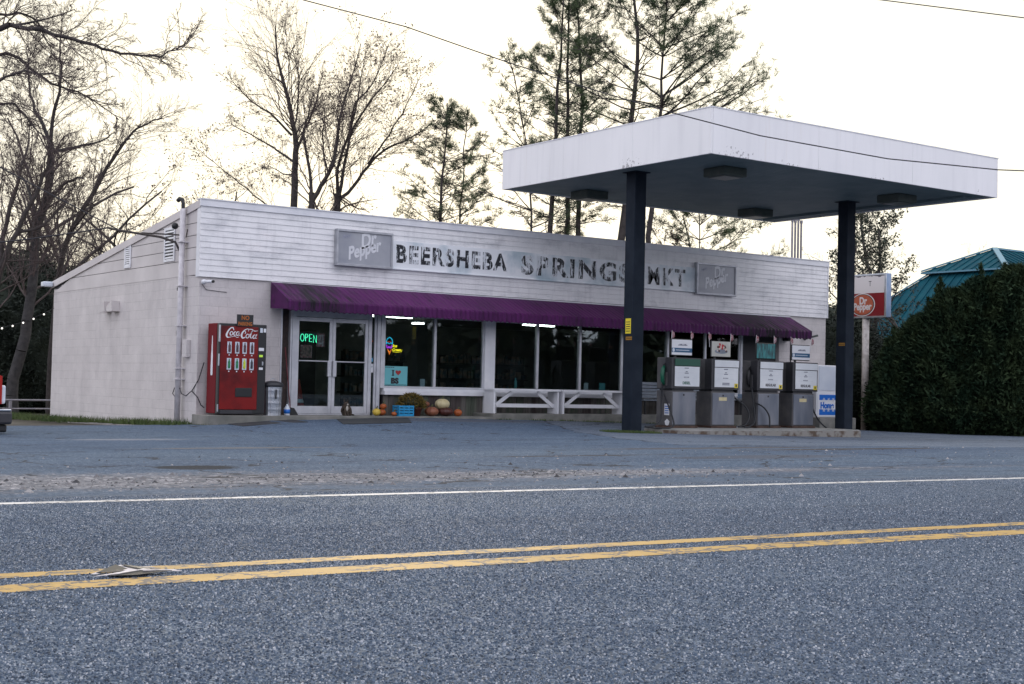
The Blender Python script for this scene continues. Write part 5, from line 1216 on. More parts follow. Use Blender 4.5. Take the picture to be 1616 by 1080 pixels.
# ------------------------------------------------------------------ pumps
def pump(x0, head, face, label, wordtxt, wordmat, topper, band, sticker, plate):
    """x0 is the left edge of the head; head 0.88 wide, faces the road"""
    hw, bw, y0, y1, zb2 = .88, .76, 23.86, 24.38, -.909
    t_ = thing('fuel_pump', label, 'fuel pump', (x0+.44, 24.12, zb2), 'old fuel pumps on the island')
    MB().bbox(x0+.0, x0+bw+.06, y0-.02, y1+.02, zb2, zb2+.05, .006).build('base', 'rust', t_)
    MB().bbox(x0+.02, x0+bw+.02, y0+.01, y1, zb2+.051, -.06, .012).build('lower_cabinet', 'pumpgrey', t_)
    MB().bbox(x0+.05, x0+bw-.01, y0-.006, y0+.009, zb2+.075, -.09, .006).build('steel_door', 'pumpsteel', t_)
    m_ = MB(); m_.bbox(x0+.36, x0+.40, y0-.014, y0-.007, -.17, -.13, .003); m_.build('lock', 'black', t_)
    MB().bbox(x0+.07, x0+bw-.03, y0+.04, y1-.04, -.059, -.012, .004).build('neck', 'pumpdark', t_)
    hd = MB().bbox(x0, x0+hw, y0, y1-.02, -.011, .70, .014).build('head', 'pumpgrey', t_)
    MB().bbox(x0-.004, x0+.06, y0-.012, y1-.30, -.013, .702, .008).build('head_trim', 'pumpdark', hd)
    MB().bbox(x0+.061, x0+hw+.006, y0-.012, y0+.06, -.013, .702, .008).build('head_bezel', 'pumpdark', hd)
    fc = MB().bbox(x0+.085, x0+hw-.035, y0-.026, y0-.0125, .045, .50, .006).build('face_panel', 'pumpface', hd)
    MB().bbox(x0+.085, x0+hw-.02, y0-.030, y0-.0125, .515, .675, .006).build('header_band', band, hd)
    m_ = MB(); r6 = random.Random(int(x0*100))
    for z_, w in ((.455, .13), (.375, .06), (.34, .12)): m_.box(x0+.44-w/2, x0+.44+w/2, y0-.0285, y0-.0265, z_, z_+.018)
    for k in range(4): m_.box(x0+.36+k*.042, x0+.385+k*.042, y0-.0285, y0-.0265, .245, .268)
    m_.build('printed_readouts', 'inkgrey', fc)
    m_ = MB(); [m_.box(x0+.16, x0+.70, y0-.0275, y0-.0265, z_, z_+.003) for z_ in (.46, .355, .235)]; m_.build('readout_lines', 'galv', fc)
    if wordtxt: text('grade_lettering', wordtxt, .085, wordmat, fc, (x0+.44, y0-.027, .095), depth=.0012, bold=.003, align='CENTER', sx=.95)
    else: m_ = MB(); [m_.box(x0+.33, x0+.56, y0-.0285, y0-.0265, z_, z_+.02) for z_ in (.095, .13)]; m_.build('grade_lettering', 'inkgrey', fc)
    if sticker: s_ = MB().box(x0+.72, x0+.83, y0-.0295, y0-.0265, .035, .135).build('sticker', 'yellow', fc); m_ = MB(); m_.box(x0+.755, x0+.795, y0-.0315, y0-.0300, .055, .115); m_.build('sticker_print', 'ink', s_)
    if plate: MB().box(x0+.25, x0+.50, y0-.0095, y0-.0065, -.27, -.19).build('paper_label', 'cream', t_)
    # topper
    if topper:
        tx0, tx1, tz0, tz1 = x0+.08, x0+.70, .765, 1.115
        MB().bbox(tx0-.02, tx1+.02, y0+.10, y0+.15, tz0-.02, tz1+.02, .02).build('topper_frame', 'black', t_) if topper != 'food' else MB().bbox(tx0, tx1, y0+.10, y0+.13, tz0-.01, tz1+.01, .01).build('topper_frame', 'pumpgrey', t_)
        MB().bbox(tx0+.1, tx0+.16, y0+.11, y0+.14, .70, tz0-.02, .003).build('topper_foot', 'black', t_)
        if topper == 'white':
            s_ = MB().box(tx0, tx1, y0+.093, y0+.098, tz0, tz1).build('topper_sheet', 'white', t_)
            MB().box(tx0, tx1, y0+.089, y0+.092, tz0+.06, tz0+.16).build('blue_stripe', 'blueband', s_)
            m_ = MB(); [m_.box(tx0+.20+.04*i, tx0+.23+.04*i, y0+.0895, y0+.092, tz0+.215, tz0+.235+.008*(i % 3)) for i in range(7)]; m_.box(tx0+.22, tx0+.46, y0+.0895, y0+.092, tz0+.25, tz0+.255); m_.build('small_print', 'inkgrey', s_)
            m_ = MB(); [m_.box(tx0+.12+.035*i, tx0+.145+.035*i, y0+.086, y0+.0885, tz0+.10, tz0+.12) for i in range(12)]; m_.prism([(tx0+.05+.035*math.cos(a), tz0+.11+.045*math.sin(a)) for a in np.linspace(0, 6.283, 13)[:-1]], 'y', y0+.086, y0+.0885); m_.build('stripe_print', 'frosty', s_)
        elif topper == 'food':
            if 'foodbg' not in M: M['foodbg'] = P('picture_ground', (.42, .42, .38), (.52, .52, .47), 3, .4)
            s_ = MB().box(tx0+.01, tx1-.01, y0+.093, y0+.098, tz0, tz1).build('topper_sheet', 'foodbg', t_)
            cx2, cz2 = (tx0+tx1)/2, tz0+.12
            m_ = MB(); m_.prism([(cx2+.21*math.cos(a), cz2+.055*math.sin(a)) for a in np.linspace(0, 6.283, 25)[:-1]], 'y', y0+.089, y0+.092); m_.build('plate_picture', 'slatgrey', s_)
            r7 = random.Random(3); ms = {'fr': (.40, .02, .03), 'fw': (.62, .50, .44), 'fb': (.07, .03, .02)}
            for k_, c_ in ms.items():
                M[k_] = P('picture_'+k_, c_, None); m_ = MB()
                for i in range(7):
                    px_, pz_ = cx2+r7.uniform(-.16, .16), cz2+r7.uniform(0, .12)
                    if k_ == 'fr': pz_ = cz2+.07+r7.uniform(0, .10); px_ = cx2+(px_-cx2)*.7
                    R_ = r7.uniform(.018, .032); dy = {'fr': 0, 'fw': .001, 'fb': .002}[k_]
                    m_.prism([(px_+R_*math.cos(a), pz_+R_*math.sin(a)) for a in np.linspace(0, 6.283, 9)[:-1]], 'y', y0+.084+dy+i*.0001, y0+.0885)
                m_.build('food_picture', k_, s_)
        else:
            if 'tealpic' not in M: M['tealpic'] = P('forest_picture', (.008, .04, .05), (.03, .26, .26), 8, .4, stretch=(2, 1, .6))
            MB().box(tx0, tx1, y0+.093, y0+.098, tz0, tz1).build('topper_sheet', 'tealpic', t_)
    return t_
def nozzle(root, x, mat, side=-1):
    y = 24.08; n_ = MB()
    n_.tube([(x-.03, y, .50), (x-.07, y-.01, .44), (x-.10, y-.02, .30), (x-.09, y-.02, .16), (x-.04, y-.01, .08)], [.03, .045, .05, .045, .03], 10); nz = n_.build('nozzle', mat, root, True)
    MB().tube([(x-.05, y, .52), (x+.01, y, .57), (x+.015, y, .50)], .016, 8).build('spout', 'black', nz)
    MB().bbox(x-.02, x+.001, y-.09, y+.09, .05, .36, .005).build('nozzle_holster', 'pumpgrey', root)
def hose(root, pts, r=.019):
    P_ = [Vector(p) for p in pts]; out = []
    for i in range(len(P_)-1):
        p0, p1, p2, p3 = P_[max(i-1, 0)], P_[i], P_[i+1], P_[min(i+2, len(P_)-1)]
        for k in range(6): t = k/6; out.append(.5*((2*p1)+(-p0+p2)*t+(2*p0-5*p1+4*p2-p3)*t*t+(-p0+3*p1-3*p2+p3)*t**3))
    out.append(P_[-1]); MB().tube(out, r, 8).build('hose', 'rubber', root, True)
p1 = pump(21.42, 0, 0, 'old fuel pump with green header band and green diesel nozzle', 'DIESEL', 'green', 'white', 'greenband', False, False)
p2 = pump(22.66, 0, 0, 'old fuel pump with the dish picture above it', None, 'ink', 'food', 'pumpface', True, True)
p3 = pump(24.15, 0, 0, 'old regular fuel pump with the teal forest picture above it', 'REGULAR', 'ink', 'teal', 'pumpface', True, False)
p4 = pump(25.36, 0, 0, 'old regular fuel pump nearest the right steel column', 'REGULAR', 'ink', 'white', 'pumpface', True, True)
nozzle(p1, 21.42, 'green'); nozzle(p3, 24.15, 'black')
hose(p1, [(21.36, 24.1, .08), (21.34, 24.1, -.3), (21.25, 24.0, -.7), (20.95, 23.9, -.86), (20.7, 23.9, -.88), (20.75, 23.5, -.90), (21.1, 23.4, -.84), (21.40, 23.9, -.45), (21.45, 24.12, -.15)])
hose(p2, [(23.56, 24.1, .0), (23.62, 24.05, -.2), (23.85, 23.95, -.38), (23.95, 23.9, -.6), (23.80, 23.85, -.82), (23.55, 23.85, -.88)])
hose(p3, [(24.12, 24.0, .06), (24.10, 23.9, -.4), (24.08, 23.85, -.75), (23.9, 23.85, -.88), (23.7, 23.8, -.88)])
hose(p3, [(24.12, 23.86, -.30), (24.30, 23.76, -.42), (24.46, 23.74, -.62), (24.48, 23.74, -.88)])
hose(p4, [(26.27, 24.1, .3), (26.30, 24.1, .02), (26.24, 24.0, -.4), (26.45, 23.95, -.75), (26.72, 23.8, -1.0)])
nt_ = MB().box(21.4352, 21.4382, 23.93, 24.10, -.62, -.36).build('notice', 'white', p1); nt2 = MB().prism([(23.94, -.84), (24.00, -.86), (24.06, -.84), (24.08, -.76), (24.0, -.70), (23.92, -.76)], 'x', 21.4352, 21.4382).build('shield_decal', 'white', p1)
m_ = MB(); [m_.box(21.433, 21.435, 23.95, 24.08, -.58+.05*i, -.56+.05*i) for i in range(4)]; m_.build('notice_print', 'signblue', nt_)
# little flags over the toppers
FL = [(21.52, .15, 'tiny folded flag above the left corner of the diesel pump sign'), (22.15, -.15, 'tiny folded flag above the right corner of the diesel pump sign'), (22.72, -.2, 'tiny folded flag left of the food picture'), (23.38, .15, 'tiny folded flag right of the food picture'),
      (24.22, .2, 'tiny folded flag left of the teal forest picture'), (24.85, .0, 'tiny folded flag right of the teal forest picture'), (25.45, -.1, 'tiny folded flag left of the sign nearest the right column'), (26.12, .3, 'tiny folded flag right of the sign nearest the right column')]
for x_, tl, lb in FL:
    t_ = thing('small_flag', lb, 'flag', (x_, 24.02, 1.13), 'small flags above the pump signs')
    MB().tube([(x_, 24.0, .98), (x_+tl*.15, 24.0, 1.32)], .005, 5).build('stick', 'trim', t_)
    X = x_+tl*.15; m_ = MB(); m_.add([(X, 23.995, 1.31), (X+.05, 23.97, 1.27), (X+.085, 24.0, 1.18), (X+.04, 24.03, 1.13), (X-.005, 24.0, 1.19), (X+.03, 24.05, 1.22)], [(0, 1, 4), (1, 2, 4), (2, 3, 4), (0, 4, 5), (5, 4, 3), (0, 5, 1), (1, 5, 2), (2, 5, 3)]); m_.build('cloth', 'fabricred', t_)

# ------------------------------------------------------------------ pole sign
ps = thing('pole_sign', 'square red and white soda sign on a pale rusty pole', 'sign', (33.1, 28.15, -1.15))
sx0, sx1, sy0, sy1, sz0, sz1 = 33.0, 33.24, 27.36, 29.1, 2.24, 3.56
m_ = MB(); m_.bbox(sx0+.012, sx1, sy0, sy1, sz0, sz1, .02); m_.build('cabinet', 'signside', ps)
m_ = MB(); w = .05
m_.box(sx0-.02, sx0+.011, sy0, sy0+w, sz0, sz1); m_.box(sx0-.02, sx0+.011, sy1-w, sy1, sz0, sz1); m_.box(sx0-.02, sx0+.011, sy0+w, sy1-w, sz0, sz0+w); m_.box(sx0-.02, sx0+.011, sy0+w, sy1-w, sz1-w, sz1); m_.build('frame', 'galv', ps)
B('lower_panel', 'signred', ps, sx0-.004, sx0+.010, sy0+w, sy1-w, sz0+w, 2.98)
def stained():
    m, t, b = newmat('stained_white_plastic')
    sp = t.nodes.new('ShaderNodeSeparateXYZ'); t.links.new(wpos(t), sp.inputs[0])
    g = math_(t, 'MULTIPLY', math_(t, 'SUBTRACT', sp.outputs[2], 3.30), 3.2)
    f = math_(t, 'GREATER_THAN', math_(t, 'ADD', g, math_(t, 'MULTIPLY', noise(t, 4, 6, stretch=(1, 1, .35), rough=.7), .9)), 1.02)
    t.links.new(mixc(t, f, (.68, .64, .64), (.11, .10, .12)), b.inputs['Base Color']); b.inputs['Roughness'].default_value = .4; return m
M['stain'] = stained()
B('upper_panel', 'stain', ps, sx0-.004, sx0+.010, sy0+w, sy1-w, 2.981, sz1-w)
oy, oz, ra, rb = 28.24, 2.635, .47, .345
el = lambda s_: [(oy+ra*s_*math.cos(a), oz+rb*s_*math.sin(a)) for a in np.linspace(0, 2*math.pi, 41)[:-1]]
MB().prism(el(1.0), 'x', sx0-.010, sx0-.0045).build('oval_border', 'signwhite', ps); MB().prism(el(.93), 'x', sx0-.013, sx0-.0105).build('oval_ring', 'ink', ps); MB().prism(el(.88), 'x', sx0-.016, sx0-.0135).build('oval_field', 'ovalorange', ps)
m_ = MB()
for s2_, sz, oyy, ozz in (('Dr', .30, .02, .02), ('Pepper', .29, 0, -.15)):
    a, b_ = text_mesh(s2_, sz, (sx0-.0175, oy-oyy, oz+ozz), xd=(0, -1, 0), depth=.0014, bold=.011, sx=.82, align='CENTER'); m_.add(a, b_)
m_.box(sx0-.020, sx0-.0165, oy+.05, oy+.22, oz-.155, oz-.135) if False else None
m_.build('lettering', 'signwhite', ps)
text('old_lettering', 'T', .22, 'ink', ps, (sx0-.006, 28.02, 3.19), xd=(0, -1, 0), depth=.001, sx=.8)
m_ = MB(); m_.tube([(33.1, 28.2, -1.25), (33.1, 28.2, sz0)], .105, 14)
M['polepaint'] = P('pole_paint', (.42, .38, .36), (.58, .54, .52), 7, .6, lo=.4, hi=.55); m_.build('pole', 'polepaint', ps, True)

# ------------------------------------------------------------------ teal roofed house
hs = thing('teal_roof_house', 'house with teal standing seam hip roof behind the evergreens', 'house', (56, 36.7, -1.3))
ex0, ex1, ey0, ey1, ez = 46.3, 66., 31.6, 41.7, 2.28
pk, zb_, zt2 = (51.1, 36.65), 5.22, 6.22
MB().box(ex0+.6, ex1-.6, ey0+.6, ey1-.6, -1.3, ez-.05).build('wall', 'housewall', hs)
bx0 = 49.5; by0, by1 = 35.05, 38.25; bx1 = ex1-3.2
def hipring(r0, r1, name, mat, par):
    (x0, x1, y0, y1, z0), (X0, X1, Y0, Y1, Z0) = r0, r1
    vs = [(x0,y0,z0),(x1,y0,z0),(x1,y1,z0),(x0,y1,z0),(X0,Y0,Z0),(X1,Y0,Z0),(X1,Y1,Z0),(X0,Y1,Z0)]
    m_ = MB(); m_.add(vs, [(0,1,5,4),(1,2,6,5),(2,3,7,6),(3,0,4,7),(4,5,6,7),(3,2,1,0)]); rf = m_.build(name, mat, par)
    s_ = MB(); k = 26
    A = [Vector(v) for v in vs]
    for e0, e1, t0, t1 in ((0, 1, 4, 5), (3, 0, 7, 4)):
        nrm = (A[e1]-A[e0]).cross(A[t0]-A[e0]).normalized(); E0, E1, T0, T1 = A[e0], A[e1], A[t0], A[t1]
        Ld = (E1-E0).length; kk = int(Ld/.42); u = (E1-E0)/Ld; ta, tb_ = (T0-E0).dot(u), (T1-E0).dot(u)
        up_ = (T0-E0)-u*ta
        for i in range(1, kk):
            s0 = Ld*i/kk; f = 1.0
            if s0 < ta: f = s0/ta
            elif s0 > tb_: f = (Ld-s0)/(Ld-tb_)
            s_.bar(E0+u*s0+nrm*.02, E0+u*s0+up_*f+nrm*.02, .04, .05, up=nrm)
    s_.build('roof_seams', mat, rf)
    for i_ in (0, 3): MB().bar(A[i_]+Vector((0, 0, .05)), A[i_+4]+Vector((0, 0, .05)), .22, .06).build('hip_cap', 'ridgecap', rf)
    return rf
hipring((ex0, ex1, ey0, ey1, ez), (bx0-.25, bx1, by0-.25, by1+.25, zb_-.1), 'lower_roof', 'tealroof', hs)
rf = hipring((bx0-.5, bx1+.3, by0-.5, by1+.5, zb_-.02), (pk[0], ex1-5, pk[1]-.05, pk[1]+.05, zt2), 'upper_roof', 'tealroof', hs)
MB().bar((pk[0], pk[1], zt2+.03), (ex1-5, pk[1], zt2+.03), .28, .07).build('ridge_cap', 'ridgecap', hs)
B('fascia_band', 'ridgecap', hs, bx0-.52, bx1+.32, by0-.52, by1+.52, zb_-.09, zb_-.025)

# ------------------------------------------------------------------ pickup at left edge (nose enters the frame)
pk_ = thing('pickup_truck', 'red pickup truck with chrome bumper entering at the left edge', 'pickup truck', (4.3, 24.0, -1.0))
fxn = 6.42
def prf(y): return None
m_ = MB(); body = [(fxn-.02, -.50), (fxn-.02, -.05), (fxn-.25, .02), (fxn-1.35, .08), (fxn-1.95, .62), (fxn-3.3, .64), (fxn-3.45, .08), (fxn-5.3, .06), (fxn-5.3, -.55), (fxn-4.7, -.55), (fxn-4.5, -.30), (fxn-4.0, -.30), (fxn-3.8, -.58), (fxn-1.35, -.60), (fxn-1.2, -.32), (fxn-.65, -.32), (fxn-.5, -.55)]
m_.prism([(a, b_) for a, b_ in body], 'y', 23.2, 24.95); m_.build('body', 'redpaint', pk_)
m_ = MB(); m_.prism([(fxn-1.48, .14), (fxn-2.02, .57), (fxn-2.6, .58), (fxn-2.6, .14)], 'y', 23.19, 24.96); m_.prism([(fxn-2.68, .14), (fxn-2.68, .58), (fxn-3.25, .58), (fxn-3.36, .14)], 'y', 23.19, 24.96); m_.build('window', 'glass', pk_) if False else m_.build('side_window', 'pumpdark', pk_)
for X in (fxn-.93, fxn-4.25):
    for Y in (23.18, 24.72):
        w_ = MB(); w_.lathe((0, 0, 0), [(.20, 0), (.33, 0), (.36, .03), (.36, .2), (.33, .23), (.20, .23)], 28); w_.v = [(X+x, Y+z, gz(X, Y)+.36+y) for x, y, z in w_.v]; wo_ = w_.build('wheel', 'rubber', pk_, True)
        r_ = MB(); r_.lathe((0, 0, 0), [(.03, .02), (.12, .03), (.19, .01), (.20, .05), (.19, .18), (.03, .2)], 20); r_.v = [(X+x, Y+z, gz(X, Y)+.36+y) for x, y, z in r_.v]; r_.build('rim', 'chrome', wo_, True)
MB().bbox(fxn-.12, fxn+.14, 23.12, 25.03, -.83, -.62, .04).build('bumper', 'pumpdark', pk_)
MB().bbox(fxn-.10, fxn+.12, 23.14, 25.01, -.619, -.585, .01).build('bumper_top', 'chrome', pk_)
MB().bbox(fxn-.3, fxn+.08, 23.2, 24.95, -.96, -.835, .03).build('air_dam', 'black', pk_)
MB().bbox(fxn-.02, fxn+.03, 23.62, 24.53, -.50, -.12, .02).build('grille', 'chrome', pk_)
for Y in (23.22, 24.55):
    MB().bbox(fxn-.04, fxn+.05, Y, Y+.38, -.50, -.20, .03).build('headlight', 'frosty', pk_)

# ------------------------------------------------------------------ fence, grass, string lights
fc_ = thing('rail_fence', 'low grey two-rail fence behind the grass at the left', 'fence', (9.5, 41.5, -1.3))
m_ = MB(); m_.tube([(6.0, 41.0, -.78), (12.9, 41.6, -.78)], .03, 8); m_.build('top_rail', 'rustpipe', fc_); m_ = MB(); m_.tube([(6.0, 41.0, -1.03), (12.9, 41.6, -1.03)], .025, 8); m_.build('lower_rail', 'rustpipe', fc_)
for i in range(5): x_ = 6.9+i*1.6; MB().bbox(x_-.03, x_+.03, 41.0+(x_-6)*.087-.05, 41.1+(x_-6)*.087, -1.3, -.80, .006).build('post', 'rustpipe', fc_)
rs = np.random.RandomState(4)
def grass(name, boxes, n, hh, lab, mat='grass'):
    C = []
    for (x0, x1, y0, y1, w) in boxes:
        k = int(n*w); xx = rs.uniform(x0, x1, k); yy = rs.uniform(y0, y1, k)
        keep = (np.sin(xx*5.1)+np.sin(yy*4.3+xx*2)) > -.9
        C += [(a, b_, gz(a, b_)-.01) for a, b_ in zip(xx[keep], yy[keep])]
    C = np.array(C); D = rs.normal(size=(len(C), 3))*.4; D[:, 2] = 1; D /= np.linalg.norm(D, axis=1, keepdims=True)
    V, F = blades(C, D, rs.uniform(.4, 1.2, len(C))*hh, np.full(len(C), .009), rs); o = np_mesh(name, V, F, mat); o['kind'] = 'stuff'; o['label'] = lab; o['category'] = 'grass'; return o
grass('grass_strip', [(11.15, 11.66, 27.9, 31.5, .4), (10.6, 11.66, 33.5, 38, .8), (11.4, 11.66, 31.5, 33.5, .1)], 3600, .17, 'ragged weeds growing along the foot of the side wall')
grass('grass_patch', [(3, 11.6, 38.3, 40.9, 1)], 16000, .16, 'short bright grass patch left of the building')
grass('column_grass', [(19.3, 20.3, 22.85, 23.30, 1), (19.2, 19.75, 23.3, 23.7, .5)], 1500, .07, 'small grass tuft around the foot of the left steel column')
grass('kerb_weeds', [(11.5, 11.9, 27.0, 27.9, .3), (18.8, 29.0, 26.9, 27.01, .9)], 1300, .06, 'low weeds along the porch kerb')
sl = thing('string_lights', 'string of small white bulbs hung between trees at left', 'string lights', (9.5, 36, 1.1))
pts = sag((7.0, 36, 1.62), (11.35, 36.6, 1.72), .62, 16); MB().tube(pts, .006, 4).build('cord', 'wire', sl)
for p in pts[1:-1]: MB().lathe((p.x, p.y, p.z-.05), [(.012, 0), (.028, .02), (.012, .045)], 6).build('bulb', 'bulb', sl)

# ------------------------------------------------------------------ wires
def wire(name, pts, lab, r=.012, s_=0):
    MB().tube(pts, r, 5).build(name, 'wire', None, label=lab, category='wire', group='overhead wires')
wp = [Vector(p) for p in ((2.0, 20.5, 9.6), (8.08, 16.17, 4.88+.0), (9.16, 15.42, 4.57), (10.24, 14.66, 4.14), (11.2, 13.98, 3.79), (12.02, 13.42, 3.53), (12.93, 12.79, 3.27), (14.27, 11.84, 3.01), (15.43, 11.02, 2.90), (18, 9.2, 2.85), (26, 3.5, 3.6), (44, -9.5, 8.0))]
wp[0] = Vector((-12.0, 30.5, 15.2))
wire('overhead_wire', wp, 'long sagging black wire passing in front of the canopy', .008)
wire('overhead_wire', [(-10, 21.5, 6.4), (5, 11.0, 3.9), (9.39, 7.93, 3.37), (10.42, 7.2, 3.24), (16, 3.2, 2.9), (30, -6.6, 4.6)], 'short stretch of thin wire in the top right corner', .005)
wire('overhead_wire', sag((-6, 42, 3.2), (XL-1.0, 30.75, 3.30), .9, 12), 'service wire sagging from the left trees to the mast bracket', .016)
wire('overhead_wire', sag((-5, 40, 13.5), (XL-.95, 30.3, 3.24), .3, 12), 'steep service wire coming down from upper left to the mast bracket', .014)
wire('overhead_wire', sag((26.5, 46, 6.9), (XL-.1, 28.7, 3.9), -.0, 6)[:1]+sag((11.75, 27.9, 4.15), (XL-.1, 28.7, 3.9), 0, 2), 'short wire at the roof corner', .01) if False else None

# ------------------------------------------------------------------ trees
def T_(name, parts, u, dep, lab, group, rot=0, sc=1, z=-1.3):
    X, Y = at(u, dep); return place_tree(name, parts, (X, Y, z), lab, 'tree', group, rot, sc)
GB = 'bare trees behind the store'
limb_tree(11, 52, [(.15, .02, 0, [(464, 330), (466, 259), (467, 222), (461, 189), (452, 144), (443, 115), (437, 74), (435, 41)]),
  (.05, .01, 1.5, [(466, 258), (440, 238), (417, 222), (372, 196), (352, 185)]), (.05, .01, -1, [(461, 215), (428, 181), (398, 163), (372, 133)]),
  (.06, .01, 1, [(466, 250), (480, 200), (491, 174), (498, 141), (504, 110)]), (.035, .01, 2, [(468, 275), (440, 268), (405, 246)]), (.035, .01, -1.5, [(465, 200), (474, 160), (476, 120), (470, 88)])],
  'tall bare tree with a straight trunk left of the forked bare trees', GB, leaf=.08, per=2.2)
limb_tree(23, 50, [(.12, .10, 0, [(491, 332), (492, 318)]), (.07, .012, .8, [(492, 318), (489, 281), (480, 230), (476, 204), (484, 172), (490, 140)]),
  (.09, .012, -.5, [(492, 318), (509, 293), (528, 256), (535, 207), (543, 167), (557, 130), (572, 74)]), (.04, .01, 1.5, [(519, 275), (510, 244), (505, 207), (507, 174), (500, 150)]), (.03, .01, 1.5, [(536, 205), (528, 170), (530, 130)])],
  'low forked bare tree, the middle one behind the first soda sign', GB, leaf=.08, per=2.2)
limb_tree(31, 51, [(.13, .12, 0, [(532, 336), (534, 318)]), (.07, .012, .6, [(534, 318), (531, 289), (535, 252), (550, 207), (557, 167), (576, 141), (594, 111), (609, 67)]),
  (.07, .012, -.8, [(534, 318), (543, 274), (554, 222), (572, 185), (602, 148), (631, 111)]), (.07, .012, 1.2, [(534, 318), (557, 293), (580, 259), (609, 230), (643, 215), (665, 196), (690, 180)]),
  (.04, .01, -1.5, [(580, 259), (610, 225), (624, 207), (646, 174), (668, 133)]), (.04, .01, 1, [(552, 215), (562, 160), (566, 120), (572, 80)])],
  'many stemmed bare tree with rusty clinging leaves spreading toward the small pines', GB, leaf=.2, per=2.0)
limb_tree(33, 53, [(.05, .008, 1, [(560, 432), (500, 386), (430, 332), (398, 306), (362, 276), (330, 250), (300, 226)])], 'leaning bare stem slanting up left over the roof corner', GB, leaf=.4, ln=.3)
GP = 'pines behind the store'
def pine(seed, dep, pl, r, lab, **kw):
    b0 = px3(*pl[0], dep); loc = np.array([b0[0], b0[1], -1.3]); path = [(0, 0, 0)]+[tuple(px3(u, v, dep)-loc) for u, v in pl]
    place_tree('pine_tree', pine_parts(seed, 0, r, path=path, **kw), tuple(loc), lab, 'tree', GP)
LR = math.atan2(-sy, cy)      # heading of "to the right" as seen from the road
pine(3, 50, [(695, 352), (697, 290), (702, 230), (706, 190), (708, 165)], .13, 'short pine, the left one of the small pair', first=.42, wid=.17, whorls=14, per=5, dens=.6, topfull=.25)
pine(4, 51, [(727, 356), (728, 310), (732, 245), (738, 175)], .08, 'short thin pine, the right one of the small pair', first=.42, wid=.15, whorls=11, per=5, dens=.6, topfull=.25)
pine(8, 48, [(840, 366), (835, 307), (829, 222), (820, 167), (812, 120), (806, 85)], .07, 'slender sparse pine at the canopy left corner', first=.30, wid=.17, whorls=13, per=4, dens=.5, topfull=.3)
pine(5, 50, [(868, 370), (876, 222), (879, 159), (884, 85), (888, 30), (890, -40)], .15, 'tall pine, leftmost trunk of the three close together', first=.36, wid=.13, whorls=18, per=4, dens=.65)
pine(6, 51, [(893, 372), (895, 215), (896, 141), (898, 59), (900, 0), (902, -70)], .14, 'tall pine, middle trunk of the three close together', first=.40, wid=.11, whorls=18, per=4, dens=.65)
pine(7, 50.5, [(911, 374), (917, 211), (919, 111), (912, 37), (908, -60)], .14, 'tall pine, rightmost trunk of the three close together', first=.40, wid=.13, whorls=18, per=4, dens=.75)
pine(9, 49, [(981, 382), (988, 326), (998, 185), (1006, 111), (1005, 67), (1002, 0), (1000, -90)], .20, 'thick tall pine just left of the left steel column top', first=.44, wid=.15, whorls=17, per=4, dens=.7)
pine(10, 49, [(1024, 384), (1029, 330), (1043, 178), (1046, 93), (1050, 40), (1052, 0)], .15, 'broad dense pine whose crown spreads right over the canopy', first=.50, wid=.26, whorls=13, per=6, dens=1.2, topfull=1.2, side=LR)
pine(12, 50, [(1104, 392), (1103, 355), (1106, 325)], .07, 'low spreading pine seen under the canopy edge', first=.45, wid=.34, whorls=8, per=5, dens=.9)
T_('bare_tree', bare_parts(41, 8.0, .08, leaf=.4, kids=(8, 6, 5, 3), spread=.8), 1150, 52, 'small bare sapling showing below the canopy right of the low pine', GB)
GR = 'trees at the right'
T_('leafy_tree', bare_parts(51, 6.8, .12, leaf=1.0, leafmat='ivyleaf', spread=.85, kids=(12, 8, 6, 3), first=.25), 1378, 47, 'dark tree with remaining leaves between right steel column and pole sign', GR)
T_('leafy_tree', bare_parts(52, 6.4, .10, leaf=1.0, leafmat='ivyleaf', spread=.85, kids=(11, 7, 6, 3), first=.25), 1300, 46, 'dark leafy tree hugging the left side of the right column', GR)
T_('bare_tree', bare_parts(53, 9.2, .13, spread=.8, kids=(10, 7, 6, 4), first=.35, lean=(.08, 0)), 1447, 52, 'bare crooked tree standing left of the teal roof peak', GR)
T_('bare_tree', bare_parts(54, 6.6, .10, spread=.8, kids=(9, 6, 5, 3), first=.35), 1418, 50, 'smaller bare tree behind the pole sign', GR)
# big trees at left
GL = 'bare trees at the left'
limb_tree(61, 42, [(.19, .10, 0, [(21, 600), (39, 529), (49, 458), (56, 370), (72, 319), (79, 256), (81, 238)]), (.065, .010, 1, [(81, 238), (64, 192), (47, 170), (36, 128), (30, 94), (24, 60)]), (.065, .010, -.8, [(81, 238), (85, 192), (100, 149), (104, 111), (106, 77), (112, 40)]),
  (.06, .01, 1, [(83, 240), (111, 230), (149, 217), (165, 200)]), (.06, .01, -1, [(72, 319), (100, 300), (128, 288), (150, 290)]), (.06, .01, 1, [(60, 350), (40, 300), (20, 270), (5, 262)])],
  'big dark bare tree forking high beside the left roof end', GL, bark='barkg', per=1.7, lev=3, ln=.5)
limb_tree(62, 43, [(.12, .015, 0, [(76, 655), (84, 520), (98, 409), (111, 366), (145, 307), (170, 264), (192, 230), (209, 209), (234, 194), (256, 187)]), (.05, .01, 1, [(98, 409), (82, 350), (76, 300)]), (.05, .01, -1, [(111, 366), (140, 345), (165, 330)]), (.04, .01, 1, [(145, 307), (150, 270), (148, 235)])],
  'bare tree with a long limb leaning right over the roof slope', GL, per=1.5, lev=2, ln=.35)
limb_tree(63, 40, [(.13, .04, 0, [(-34, 650), (-18, 520), (0, 426), (26, 366), (55, 307), (72, 268)]), (.08, .01, 1, [(0, 426), (5, 350), (20, 280), (30, 215), (28, 180)]), (.06, .01, 1, [(26, 366), (50, 360), (80, 330), (92, 300)])],
  'thick leaning bare trunk nearest the left edge', GL, per=1.6, lev=3, ln=.5)
